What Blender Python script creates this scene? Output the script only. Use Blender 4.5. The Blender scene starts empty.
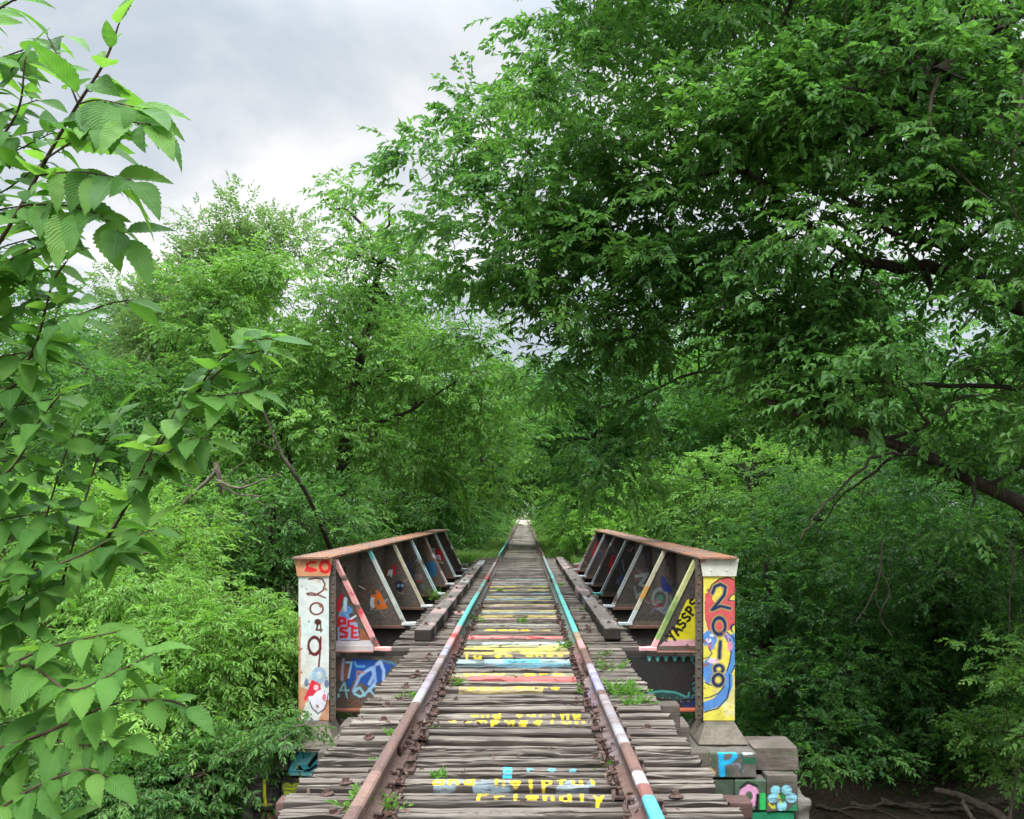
import bpy, math, random
import numpy as np
PI = math.pi
F = 900.0
CAMX, CAMZ, VX, VY = 0.10, 1.68, 524.0, 511.5
rng = np.random.default_rng(7)
random.seed(7)
sc = bpy.context.scene
col = bpy.data.collections.new('bridge_scene'); sc.collection.children.link(col)

def at(px, py, D):
    """point of the place that lies D metres ahead, measured from the photograph"""
    return np.array([CAMX + (px - VX) * D / F, D, CAMZ - (py - VY) * D / F])

# ------------------------------------------------------------------ mesh tools
class MB:
    def __init__(s):
        s.v = []; s.f = {3: [], 4: []}; s.n = 0; s.c = []
    def add(s, v, quads=None, tris=None, c=None):
        v = np.asarray(v, float).reshape(-1, 3)
        if quads is not None and len(quads): s.f[4].append(np.asarray(quads, int).reshape(-1, 4) + s.n)
        if tris is not None and len(tris): s.f[3].append(np.asarray(tris, int).reshape(-1, 3) + s.n)
        s.v.append(v); s.n += len(v)
        s.c.append(np.zeros((len(v), 4)) if c is None else c)
    def mesh(s, name, smooth=False, paint=False):
        me = bpy.data.meshes.new(name)
        v = np.concatenate(s.v)
        q = np.concatenate(s.f[4]) if s.f[4] else np.zeros((0, 4), int)
        t = np.concatenate(s.f[3]) if s.f[3] else np.zeros((0, 3), int)
        me.vertices.add(len(v)); me.vertices.foreach_set('co', v.astype(np.float32).ravel())
        loops = np.concatenate([q.ravel(), t.ravel()]).astype(np.int32)
        me.loops.add(len(loops)); me.loops.foreach_set('vertex_index', loops)
        npoly = len(q) + len(t)
        st = np.concatenate([np.arange(len(q)) * 4, len(q) * 4 + np.arange(len(t)) * 3]).astype(np.int32)
        me.polygons.add(npoly); me.polygons.foreach_set('loop_start', st)
        me.polygons.foreach_set('use_smooth', np.full(npoly, smooth))
        me.update(calc_edges=True)
        if paint:
            a = me.color_attributes.new('paint', 'FLOAT_COLOR', 'POINT')
            a.data.foreach_set('color', np.concatenate(s.c).astype(np.float32).ravel())
        return me
    def build(s, name, mat, parent=None, smooth=False, paint=False):
        me = s.mesh(name, smooth, paint)
        me.materials.append(mat)
        return link(name, me, parent)

def link(name, me, parent=None):
    o = bpy.data.objects.new(name, me); col.objects.link(o)
    if parent is not None: o.parent = parent
    return o
def empty(name, loc=(0, 0, 0)):
    o = bpy.data.objects.new(name, None); col.objects.link(o); o.location = loc; o.empty_display_size = .1
    return o
def tag(o, label=None, cat=None, group=None, kind=None):
    if label: o['label'] = label
    if cat: o['category'] = cat
    if group: o['group'] = group
    if kind: o['kind'] = kind
    return o
def copy_tree(o, parent=None):
    c = o.copy(); col.objects.link(c); c.parent = parent
    for ch in list(o.children): copy_tree(ch, c)
    return c

_K = {}
def nz(p, freq=1.0, seed=0, oct=2):
    """smooth pseudo noise about -1..1 from sums of sines; p (N,k)"""
    p = np.asarray(p, float)
    if p.ndim == 1: p = p[:, None]
    k = p.shape[1]
    if (seed, k) not in _K:
        r = np.random.default_rng(seed + 1000)
        _K[(seed, k)] = (r.normal(size=(7 * 4, k)), r.uniform(0, 2 * PI, 28))
    W, ph = _K[(seed, k)]
    out = np.zeros(len(p)); amp = 1.0; tot = 0; f = freq * 1.6
    for o in range(oct):
        w = W[o * 7:(o + 1) * 7] * f; h = ph[o * 7:(o + 1) * 7]
        out += amp * np.sin(p @ w.T + h).sum(1) / 3.0; tot += amp
        amp *= .5; f *= 2.1
    return out / tot

def grid_faces(nu, nv):
    i = np.arange(nu - 1)[:, None] * nv + np.arange(nv - 1)[None, :]
    i = i.ravel()
    return np.stack([i, i + nv, i + nv + 1, i + 1], 1)
def grid_faces_flip(nu, nv): return grid_faces(nu, nv)[:, ::-1]

def rbox(mb, c, size, r=.01, res=.05, rough=0.0, seed=0, freq=4, rot=None, paintf=None, maxn=90):
    """box with rounded edges and an uneven skin"""
    h = np.array(size) / 2.0; r = min(r, h.min() * .9)
    for ax in range(3):
        for sg in (-1, 1):
            a, b = [(1, 2), (2, 0), (0, 1)][ax]
            def axis(hh):
                n = int(np.clip(round(2 * (hh - r) / res), 1, maxn))
                return np.unique(np.concatenate([[-hh, -hh + r * .35, -hh + r], np.linspace(-hh + r, hh - r, n + 1), [hh - r * .35, hh]]).round(6))
            ua, ub = axis(h[a]), axis(h[b])
            A, B = np.meshgrid(ua, ub, indexing='ij')
            p = np.zeros((A.size, 3)); p[:, ax] = sg * h[ax]; p[:, a] = A.ravel(); p[:, b] = B.ravel()
            inner = np.clip(p, -(h - r), h - r); d = p - inner
            p = inner + d / np.maximum(np.linalg.norm(d, axis=1, keepdims=True), 1e-9) * r
            if rough:
                nrm = d / np.maximum(np.linalg.norm(d, axis=1, keepdims=True), 1e-9)
                q = p + np.array(c)
                p = p + nrm * (nz(q, freq, seed, 3) * rough)[:, None]
            if rot is not None: p = p @ np.array(rot).T
            w = p + np.array(c)
            fc = grid_faces(len(ua), len(ub)) if sg > 0 else grid_faces_flip(len(ua), len(ub))
            mb.add(w, quads=fc, c=None if paintf is None else paintf(w))
def box(mb, x0, x1, y0, y1, z0, z1, c=None):
    v = [(x0, y0, z0), (x1, y0, z0), (x1, y1, z0), (x0, y1, z0), (x0, y0, z1), (x1, y0, z1), (x1, y1, z1), (x0, y1, z1)]
    q = [(0, 3, 2, 1), (4, 5, 6, 7), (0, 1, 5, 4), (1, 2, 6, 5), (2, 3, 7, 6), (3, 0, 4, 7)]
    mb.add(v, quads=q, c=None if c is None else np.tile(c, (8, 1)))

def tube(mb, pts, rad, sides=6, c=None):
    pts = np.asarray(pts, float); n = len(pts)
    rad = np.full(n, rad) if np.isscalar(rad) else np.asarray(rad)
    t = np.gradient(pts, axis=0); t /= np.maximum(np.linalg.norm(t, axis=1, keepdims=True), 1e-9)
    ref = np.array([0, 0, 1.0]) if abs(t[0, 2]) < .9 else np.array([1.0, 0, 0])
    a = np.cross(t, ref); a /= np.maximum(np.linalg.norm(a, axis=1, keepdims=True), 1e-9)
    b = np.cross(t, a)
    ang = np.arange(sides) * 2 * PI / sides
    v = pts[:, None, :] + rad[:, None, None] * (np.cos(ang)[None, :, None] * a[:, None, :] + np.sin(ang)[None, :, None] * b[:, None, :])
    i = (np.arange(n - 1)[:, None] * sides + np.arange(sides)[None, :])
    j = (np.arange(n - 1)[:, None] * sides + (np.arange(sides)[None, :] + 1) % sides)
    q = np.stack([i, j, j + sides, i + sides], -1).reshape(-1, 4)
    mb.add(v.reshape(-1, 3), quads=q, c=c)
    for e, base in ((0, 0), (1, (n - 1) * sides)):
        m = len(v.reshape(-1, 3))
    # end caps
    mb.add(np.vstack([v[0], pts[0]]), tris=[(k, sides, (k + 1) % sides) for k in range(sides)])
    mb.add(np.vstack([v[-1], pts[-1]]), tris=[((k + 1) % sides, sides, k) for k in range(sides)])

def catmull(pts, per=5):
    P = np.asarray(pts, float)
    if len(P) < 3:
        return np.linspace(P[0], P[-1], per + 1)
    Q = np.vstack([2 * P[0] - P[1], P, 2 * P[-1] - P[-2]]); out = []
    for i in range(1, len(Q) - 2):
        for k in range(per):
            t = k / per
            out.append(.5 * ((2 * Q[i]) + (-Q[i - 1] + Q[i + 1]) * t + (2 * Q[i - 1] - 5 * Q[i] + 4 * Q[i + 1] - Q[i + 2]) * t * t
                             + (-Q[i - 1] + 3 * Q[i] - 3 * Q[i + 1] + Q[i + 2]) * t ** 3))
    out.append(Q[-2]); return np.array(out)

# ------------------------------------------------------------------ paint raster
def lin(c):
    c = np.array(c[:3], float) / 255.0
    return np.where(c <= .04045, c / 12.92, ((c + .055) / 1.055) ** 2.4)
def seg_dist(u, v, pts):
    d = np.full(len(u), 1e9)
    for (a, b), (c, e) in zip(pts[:-1], pts[1:]):
        L = (c - a) ** 2 + (e - b) ** 2
        t = np.clip(((u - a) * (c - a) + (v - b) * (e - b)) / max(L, 1e-12), 0, 1)
        d = np.minimum(d, np.hypot(u - a - t * (c - a), v - b - t * (e - b)))
    return d
def in_poly(u, v, pts):
    r = np.zeros(len(u), bool); n = len(pts)
    for i in range(n):
        x0, y0 = pts[i]; x1, y1 = pts[(i + 1) % n]
        if y0 == y1: continue
        k = ((y0 > v) != (y1 > v)) & (u < (x1 - x0) * (v - y0) / (y1 - y0) + x0)
        r ^= k
    return r
def raster(u, v, ops, seed=3, warp=.004, rgba=None):
    u = np.asarray(u, float); v = np.asarray(v, float)
    uv = np.stack([u, v], 1)
    uw = u + warp * nz(uv, 9, seed, 3); vw = v + warp * nz(uv, 9, seed + 5, 3)
    out = np.zeros((len(u), 4)) if rgba is None else rgba.copy()
    for op in ops:
        k = op[0]; s = .008
        if k == 'line': _, pts, w, c, al = op; cov = np.clip((w / 2 - seg_dist(uw, vw, pts)) / s + .5, 0, 1)
        elif k == 'ell': _, (cu, cv), (ru, rv), c, al = op; cov = np.clip((1 - np.hypot((uw - cu) / ru, (vw - cv) / rv)) * min(ru, rv) / s + .5, 0, 1)
        elif k == 'ring': _, (cu, cv), (ru, rv), w, c, al = op; cov = np.clip((w / 2 - abs(np.hypot((uw - cu) / ru, (vw - cv) / rv) - 1) * min(ru, rv)) / s + .5, 0, 1)
        elif k == 'rect': _, (a, b, c2, d), c, al = op; cov = ((uw > a) & (uw < c2) & (vw > b) & (vw < d)).astype(float)
        elif k == 'poly': _, pts, c, al = op; cov = in_poly(uw, vw, pts).astype(float)
        elif k == 'spots':  # random patches where noise is high
            _, (a, b, c2, d), fr, th, sd, c, al = op
            cov = ((u > a) & (u < c2) & (v > b) & (v < d)) * np.clip((nz(uv, fr, sd, 3) - th) / .08, 0, 1)
        cov = (cov * al)[:, None]
        L = lin(c)[None]
        na = cov + out[:, 3:] * (1 - cov)
        out[:, :3] = np.where(na > 0, (L * cov + out[:, :3] * out[:, 3:] * (1 - cov)) / np.maximum(na, 1e-6), out[:, :3])
        out[:, 3:] = na
    return out
def ellp(cx, cy, rx, ry, a0=0, a1=360, n=14):
    return [(cx + rx * math.cos(math.radians(a0 + (a1 - a0) * i / n)), cy + ry * math.sin(math.radians(a0 + (a1 - a0) * i / n))) for i in range(n + 1)]
G = {
 '2': [[(0.05, .78), (.2, .95), (.55, 1), (.85, .82), (.75, .5), (.4, .2), (0, .02), (.4, .1), (1, 0)]],
 '0': [ellp(.5, .5, .48, .5, 90, 450)], 'o': [ellp(.45, .3, .4, .3, 90, 450)], 'O': [ellp(.5, .5, .5, .5)],
 '1': [[(.5, 1), (.5, 0)]], '9': [ellp(.45, .68, .4, .32, 0, 360), [(.85, .95), (.82, 0)]],
 '8': [ellp(.5, .77, .33, .23, -90, 270), ellp(.5, .27, .43, .27, 90, 450)],
 'a': [ellp(.42, .28, .36, .28, 30, 390), [(.8, .6), (.82, 0)]], 'n': [[(.05, .6), (.08, 0)], [(.08, .35), (.35, .6), (.7, .5), (.75, 0)]],
 'd': [ellp(.4, .28, .34, .28), [(.76, 1), (.78, 0)]], 'h': [[(.08, 1), (.1, 0)], [(.1, .35), (.4, .58), (.72, .45), (.75, 0)]],
 'e': [[(.08, .3), (.75, .32)], ellp(.42, .29, .36, .29, 5, 320)], 'l': [[(.4, 1), (.42, 0)]],
 'p': [[(.1, .6), (.12, -.35)], ellp(.45, .3, .34, .28)], 'f': [[(.75, .9), (.45, 1), (.35, .7), (.35, 0)], [(.1, .55), (.7, .55)]],
 'u': [[(.08, .58), (.12, .12), (.4, 0), (.72, .15), (.76, .58)], [(.76, .3), (.8, 0)]], 'F': [[(.1, 0), (.12, 1), (.8, 1)], [(.12, .55), (.65, .58)]],
 'r': [[(.15, .6), (.18, 0)], [(.18, .35), (.45, .58), (.75, .5)]], 'i': [[(.4, .58), (.4, 0)], [(.4, .85), (.42, .9)]],
 'y': [[(.1, .6), (.4, .08)], [(.8, .62), (.25, -.35)]], 'c': [ellp(.45, .3, .36, .28, 50, 310)], 'C': [ellp(.5, .5, .42, .48, 50, 310)],
 'g': [ellp(.42, .3, .34, .28), [(.76, .58), (.74, -.2), (.4, -.35), (.1, -.2)]], 's': [[(.75, .52), (.4, .6), (.2, .45), (.65, .2), (.5, 0), (.1, .08)]],
 't': [[(.4, .95), (.42, .1), (.7, .02)], [(.12, .6), (.72, .6)]], 'm': [[(.04, .6), (.06, 0)], [(.06, .4), (.25, .58), (.42, .45), (.44, 0)], [(.44, .4), (.65, .58), (.84, .45), (.86, 0)]],
 'Y': [[(.05, 1), (.5, .5)], [(.95, 1), (.4, 0)]], 'A': [[(0, 0), (.5, 1), (.95, 0)], [(.2, .4), (.78, .4)]],
 'S': [[(.9, .85), (.55, 1), (.15, .85), (.2, .6), (.75, .42), (.85, .15), (.45, 0), (.05, .12)]],
 'E': [[(.85, 1), (.1, 1), (.1, 0), (.88, 0)], [(.1, .52), (.7, .52)]], 'P': [[(.1, 0), (.15, 1)], [(.1, .97), (.65, .98), (.9, .75), (.65, .5), (.15, .48)]],
 'R': [[(.1, 0), (.15, 1), (.65, .98), (.8, .75), (.6, .52), (.15, .5)], [(.45, .5), (.9, 0)]], ' ': []}
def text(s, u0, v0, cw, ch, w, c, al=1, adv=None, slant=0, rot=0, jit=.0):
    """strokes of a hand painted word"""
    adv = adv or cw * 1.25; ops = []; ca, sa = math.cos(rot), math.sin(rot)
    r = random.Random(len(s) + int(u0 * 1000))
    for i, chh in enumerate(s):
        jy = r.uniform(-jit, jit) * ch
        for pl in G.get(chh, []):
            q = [(i * adv + x * cw + slant * y * ch, y * ch + jy) for x, y in pl]
            ops.append(('line', [(u0 + a * ca - b * sa, v0 + a * sa + b * ca) for a, b in q], w, c, al))
    return ops

# ------------------------------------------------------------------ materials
class NT:
    def __init__(s, name):
        s.m = bpy.data.materials.new(name); s.m.use_nodes = True; s.t = s.m.node_tree; s.t.nodes.clear()
        s.out = s.n('ShaderNodeOutputMaterial'); s.b = s.n('ShaderNodeBsdfPrincipled')
        s.l(s.b.outputs[0], s.out.inputs[0]); s.tc = s.n('ShaderNodeTexCoord')
    def n(s, t, **k):
        x = s.t.nodes.new(t)
        for a, b in k.items(): setattr(x, a, b)
        return x
    def l(s, a, b): s.t.links.new(a, b)
    def mapping(s, scale, src=None, loc=None):
        m = s.n('ShaderNodeMapping'); m.inputs['Scale'].default_value = scale
        s.l(src or s.tc.outputs['Object'], m.inputs[0])
        if loc: m.inputs['Location'].default_value = loc
        return m.outputs[0]
    def noise(s, scale, vec=None, detail=6, rough=.6, dist=0):
        x = s.n('ShaderNodeTexNoise'); x.inputs['Scale'].default_value = scale; x.inputs['Detail'].default_value = detail
        x.inputs['Roughness'].default_value = rough; x.inputs['Distortion'].default_value = dist
        s.l(vec or s.tc.outputs['Object'], x.inputs['Vector']); return x.outputs['Fac']
    def ramp(s, f, stops):
        x = s.n('ShaderNodeValToRGB'); e = x.color_ramp.elements
        while len(e) < len(stops): e.new(.5)
        for i, (p, c) in enumerate(stops): e[i].position = p; e[i].color = (*c, 1) if len(c) == 3 else c
        s.l(f, x.inputs[0]); return x.outputs[0]
    def mix(s, f, a, b, mode='MIX'):
        x = s.n('ShaderNodeMix', data_type='RGBA', blend_type=mode)
        for sock, val in ((x.inputs[0], f), (x.inputs[6], a), (x.inputs[7], b)):
            if isinstance(val, (int, float)): sock.default_value = val
            elif isinstance(val, (tuple, list)): sock.default_value = (*val, 1)
            else: s.l(val, sock)
        return x.outputs[2]
    def math(s, op, a, b=None, clamp=False):
        x = s.n('ShaderNodeMath', operation=op, use_clamp=clamp)
        for sock, val in ((x.inputs[0], a), (x.inputs[1], b)):
            if val is None: continue
            if isinstance(val, (int, float)): sock.default_value = val
            else: s.l(val, sock)
        return x.outputs[0]
    def bump(s, h, strength=.4, dist=.01):
        x = s.n('ShaderNodeBump'); x.inputs['Strength'].default_value = strength; x.inputs['Distance'].default_value = dist
        s.l(h, x.inputs['Height']); s.l(x.outputs[0], s.b.inputs['Normal']); return x
    def set(s, col=None, rough=.8, spec=.3, metal=0):
        if col is not None:
            if isinstance(col, tuple): s.b.inputs['Base Color'].default_value = (*col, 1)
            else: s.l(col, s.b.inputs['Base Color'])
        if isinstance(rough, (int, float)): s.b.inputs['Roughness'].default_value = rough
        else: s.l(rough, s.b.inputs['Roughness'])
        s.b.inputs['Specular IOR Level'].default_value = spec; s.b.inputs['Metallic'].default_value = metal
        return s.m
    def paint_over(s, base, wear_scale=30, wear_lo=.30, wear_hi=.42, vec=None, amount=1.0):
        """base colour under worn paint stored on the mesh"""
        a = s.n('ShaderNodeAttribute'); a.attribute_name = 'paint'
        w = s.ramp(s.noise(wear_scale, vec, 8, .7), [(wear_lo, (0, 0, 0)), (wear_hi, (1, 1, 1))])
        f = s.math('MULTIPLY', a.outputs['Alpha'], w)
        f = s.math('MULTIPLY', f, amount)
        tint = s.noise(9, vec, 5, .6)
        tint = s.ramp(tint, [(.3, (.78, .78, .78)), (.7, (1.05, 1.05, 1.05))])
        return s.mix(f, base, s.mix(1.0, a.outputs['Color'], tint, 'MULTIPLY'))

def wood(name, c_lo, c_mid, c_hi, paint=False, moss=0.0, axis='x', sides=False):
    t = NT(name)
    oi = t.n('ShaderNodeObjectInfo')
    sc1 = {'x': (1.2, 26, 26), 'y': (26, 1.2, 26)}[axis]
    add = t.n('ShaderNodeVectorMath', operation='ADD'); t.l(t.tc.outputs['Object'], add.inputs[0])
    mul = t.math('MULTIPLY', oi.outputs['Random'], 37.0); t.l(mul, add.inputs[1])
    vec = t.mapping(sc1, add.outputs[0]); vec2 = t.mapping(tuple(a * 3.2 for a in sc1), add.outputs[0])
    g = t.noise(1.0, vec, 8, .65, .4); g2 = t.noise(1.0, vec2, 6, .7)
    big = t.noise(2.2, add.outputs[0], 4, .6)
    c = t.ramp(g, [(.25, c_lo), (.5, c_mid), (.72, c_hi)])
    c = t.mix(.55, c, t.ramp(g2, [(.3, c_lo), (.65, c_hi)]))
    c = t.mix(t.ramp(big, [(.35, (0, 0, 0)), (.7, (.55, .55, .55))]), c, tuple(np.array(c_lo) * 1.2))
    # per timber tone
    tone = t.n('ShaderNodeMapRange'); tone.inputs[3].default_value = .72; tone.inputs[4].default_value = 1.12
    t.l(oi.outputs['Random'], tone.inputs[0])
    cm = t.n('ShaderNodeCombineXYZ')
    for i in range(3): t.l(tone.outputs[0], cm.inputs[i])
    c = t.mix(1.0, c, cm.outputs[0], 'MULTIPLY')
    if sides:   # tarred sides; slope darkening also paints shade into gaps and splits, tops stay bleached
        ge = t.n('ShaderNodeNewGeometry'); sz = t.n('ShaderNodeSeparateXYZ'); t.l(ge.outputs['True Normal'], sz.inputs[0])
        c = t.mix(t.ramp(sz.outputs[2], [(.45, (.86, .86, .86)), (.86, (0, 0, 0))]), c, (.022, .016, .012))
    if moss:
        c = t.mix(t.ramp(t.noise(5, add.outputs[0], 6, .7), [(.5, (0, 0, 0)), (.66, (moss, moss, moss))]), c, (.045, .07, .012))
    if paint: c = t.paint_over(c, 14, .35, .52, t.mapping({'x': (.5, 3, 3), 'y': (3, .5, 3)}[axis]), .92)
    t.bump(t.math('ADD', g, t.math('MULTIPLY', g2, .6)), .9, .006)
    return t.set(c, .92, .2)
M = {}
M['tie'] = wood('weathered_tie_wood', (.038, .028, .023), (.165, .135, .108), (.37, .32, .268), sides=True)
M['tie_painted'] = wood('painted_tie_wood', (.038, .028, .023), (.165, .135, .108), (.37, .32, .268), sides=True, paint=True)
M['timber'] = wood('grey_timber', (.045, .034, .026), (.14, .11, .09), (.26, .22, .19), moss=.35)
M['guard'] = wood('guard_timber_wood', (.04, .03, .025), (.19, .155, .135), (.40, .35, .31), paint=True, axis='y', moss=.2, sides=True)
M['crib'] = wood('crib_timber', (.035, .028, .022), (.11, .09, .075), (.22, .19, .16), paint=True, moss=.6)

def steel(name, dark, mid, orange, amt, paint=False, scale=1.0):
    t = NT(name)
    n1 = t.noise(3 * scale, None, 8, .7); n2 = t.noise(22 * scale, None, 6, .7); n3 = t.noise(90, None, 3, .6)
    c = t.ramp(n2, [(.3, dark), (.7, mid)])
    c = t.mix(t.ramp(n1, [(.62 - amt * .3, (0, 0, 0)), (.72 - amt * .2, (1, 1, 1))]), c, t.ramp(n2, [(.3, tuple(np.array(orange) * .45)), (.65, orange)]))
    if paint: c = t.paint_over(c, 24, .27, .4, None, 1.0)
    t.bump(t.math('ADD', n2, t.math('MULTIPLY', n3, .5)), .35, .006)
    return t.set(c, .72, .35)
M['steel'] = steel('brown_rusty_steel', (.040, .032, .026), (.11, .088, .070), (.20, .085, .04), .25)
M['steel_p'] = steel('graffitied_rusty_steel', (.055, .044, .034), (.15, .12, .093), (.20, .085, .04), .25, True)
M['flange'] = steel('orange_rusty_flange', (.10, .065, .050), (.28, .185, .15), (.44, .19, .09), .62, True)
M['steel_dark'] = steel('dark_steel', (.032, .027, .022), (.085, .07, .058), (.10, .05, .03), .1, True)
M['rail'] = steel('rusty_rail_steel', (.075, .042, .034), (.17, .105, .085), (.22, .12, .08), .3, True, 1.6)
M['iron'] = steel('rusty_iron', (.035, .020, .017), (.12, .070, .056), (.16, .075, .05), .2)

def stone(name, a, b, moss=.5, paint=False):
    t = NT(name)
    n = t.noise(9, None, 10, .7); n2 = t.noise(60, None, 5, .7)
    c = t.mix(.4, t.ramp(n, [(.3, a), (.7, b)]), t.ramp(n2, [(.3, a), (.7, b)]))
    c = t.mix(t.ramp(t.noise(3.5, None, 6, .7), [(.5, (0, 0, 0)), (.68, (moss, moss, moss))]), c, (.04, .055, .015))
    if paint: c = t.paint_over(c, 26, .25, .36, None, 1.0)
    t.bump(t.math('ADD', n, t.math('MULTIPLY', n2, .4)), .6, .02)
    return t.set(c, .9, .25)
M['stone'] = stone('grey_stone', (.09, .08, .07), (.26, .24, .21))
M['stone_p'] = stone('painted_stone', (.07, .06, .05), (.20, .18, .155), .5, True)
M['plinth'] = stone('stained_concrete', (.07, .052, .038), (.25, .215, .17), .35, True)

def bark(name, a, b):
    t = NT(name)
    v = t.mapping((10, 10, 2.2)); n = t.noise(1.6, v, 8, .7, .6); n2 = t.noise(30, None, 5, .6)
    c = t.ramp(n, [(.32, a), (.7, b)])
    t.bump(t.math('ADD', n, t.math('MULTIPLY', n2, .4)), .8, .02)
    return t.set(c, .9, .2)
M['bark'] = bark('dark_bark', (.022, .017, .013), (.095, .075, .058))
M['bark_light'] = bark('pale_bark', (.07, .052, .038), (.26, .21, .165))
M['root'] = bark('root_bark', (.040, .032, .024), (.15, .12, .09))
M['stem'] = bark('sapling_stem_bark', (.05, .032, .022), (.15, .10, .07))

def leafmat(name, dark, light, young=None, trans=.45, rough=.48, spec=.35, var=.7):
    """leaf colours vary leaf by leaf and from bough to bough, as real foliage does"""
    t = NT(name)
    g = t.n('ShaderNodeNewGeometry')
    c = t.ramp(g.outputs['Random Per Island'], [(0, dark), (.55, tuple((np.array(dark) + np.array(light)) / 2)), (1, light)])
    if young is not None:
        f = t.ramp(t.noise(var, None, 3, .55), [(.48, (0, 0, 0)), (.66, (.85, .85, .85))])
        c = t.mix(f, c, young)
    t.set(c, rough, spec)
    tr = t.n('ShaderNodeBsdfTranslucent')
    tc = t.mix(1.0, c, (1.65, 1.65, 1.0), 'MULTIPLY'); t.l(tc, tr.inputs[0])
    mx = t.n('ShaderNodeMixShader'); mx.inputs[0].default_value = trans
    t.l(t.b.outputs[0], mx.inputs[1]); t.l(tr.outputs[0], mx.inputs[2]); t.l(mx.outputs[0], t.out.inputs[0])
    return t.m
M['l_elm'] = leafmat('elm_foliage', (.052, .140, .030), (.105, .245, .052), (.145, .31, .062))
M['l_elder'] = leafmat('light_tree_foliage', (.080, .185, .036), (.145, .30, .060), (.19, .36, .075))
M['l_mid'] = leafmat('mid_green_foliage', (.050, .138, .030), (.096, .23, .046), (.13, .27, .05))
M['l_bush'] = leafmat('bright_bush_foliage', (.12, .25, .042), (.19, .38, .065), (.25, .44, .085))
M['l_dark'] = leafmat('deep_green_foliage', (.036, .110, .028), (.075, .195, .044), (.10, .23, .05))
M['l_cedar'] = leafmat('grey_green_foliage', (.10, .18, .06), (.17, .27, .10), None)
M['l_vine'] = leafmat('ground_cover_foliage', (.040, .130, .030), (.095, .235, .050), (.13, .28, .055), var=1.4)
M['l_weed'] = leafmat('weed_foliage', (.085, .20, .03), (.16, .32, .06), None)
M['l_grass'] = leafmat('grass_blades', (.08, .17, .035), (.17, .29, .07), None)
M['l_dead'] = leafmat('dry_leaves', (.07, .04, .03), (.20, .12, .09), None, trans=.1)
def big_leafmat():
    t = NT('toothed_leaf')
    g = t.n('ShaderNodeNewGeometry')
    c = t.ramp(g.outputs['Random Per Island'], [(0, (.060, .165, .032)), (.5, (.115, .275, .048)), (1, (.185, .36, .070))])
    uv = t.n('ShaderNodeUVMap'); uv.uv_map = 'leaf'
    s = t.n('ShaderNodeSeparateXYZ'); t.l(uv.outputs[0], s.inputs[0])
    au = t.math('ABSOLUTE', s.outputs[0])
    ph = t.math('SUBTRACT', t.math('MULTIPLY', s.outputs[1], 13.0), t.math('MULTIPLY', au, 4.5))
    w = t.math('ABSOLUTE', t.math('SUBTRACT', t.math('FRACT', ph), .5))
    vein = t.math('LESS_THAN', t.math('SUBTRACT', .5, w), .07)
    rib = t.math('LESS_THAN', au, .035)
    vv = t.math('MAXIMUM', vein, rib)
    c2 = t.mix(t.math('MULTIPLY', vv, .55), c, (.16, .30, .08))
    back = t.mix(g.outputs['Backfacing'], c2, t.mix(.45, c2, (.12, .22, .08)))
    t.bump(t.math('MULTIPLY', w, 1.0), .55, .003)
    t.set(t.mix(t.ramp(t.noise(55, None, 4, .6), [(.66, (0, 0, 0)), (.72, (.6, .6, .6))]), back, (.16, .13, .05)), .5, .25)
    tr = t.n('ShaderNodeBsdfTranslucent')
    t.l(t.mix(1.0, c2, (1.6, 1.65, .85), 'MULTIPLY'), tr.inputs[0])
    mx = t.n('ShaderNodeMixShader'); mx.inputs[0].default_value = .42
    t.l(t.b.outputs[0], mx.inputs[1]); t.l(tr.outputs[0], mx.inputs[2]); t.l(mx.outputs[0], t.out.inputs[0])
    return t.m
M['l_big'] = big_leafmat()
def ground_mat():
    t = NT('woodland_soil')
    n = t.noise(1.3, None, 8, .7); n2 = t.noise(14, None, 8, .7)
    c = t.ramp(n2, [(.3, (.030, .022, .016)), (.7, (.105, .078, .056))])
    c = t.mix(t.ramp(n, [(.5, (0, 0, 0)), (.62, (.8, .8, .8))]), c, (.045, .065, .02))
    t.bump(n2, .8, .08)
    return t.set(c, .95, .15)
M['soil'] = ground_mat()
def gravel_mat():
    t = NT('pale_gravel')
    v = t.n('ShaderNodeTexVoronoi'); v.inputs['Scale'].default_value = 26; t.l(t.tc.outputs['Object'], v.inputs['Vector'])
    c = t.mix(.5, t.ramp(v.outputs['Color'], [(.1, (.20, .17, .13)), (.9, (.48, .42, .34))]), (.34, .30, .22))
    c = t.mix(t.ramp(t.noise(.8, None, 6, .6), [(.5, (0, 0, 0)), (.62, (.6, .6, .6))]), c, (.10, .14, .04))
    t.bump(v.outputs['Distance'], .7, .03)
    return t.set(c, .95, .2)
M['gravel'] = gravel_mat()
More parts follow.
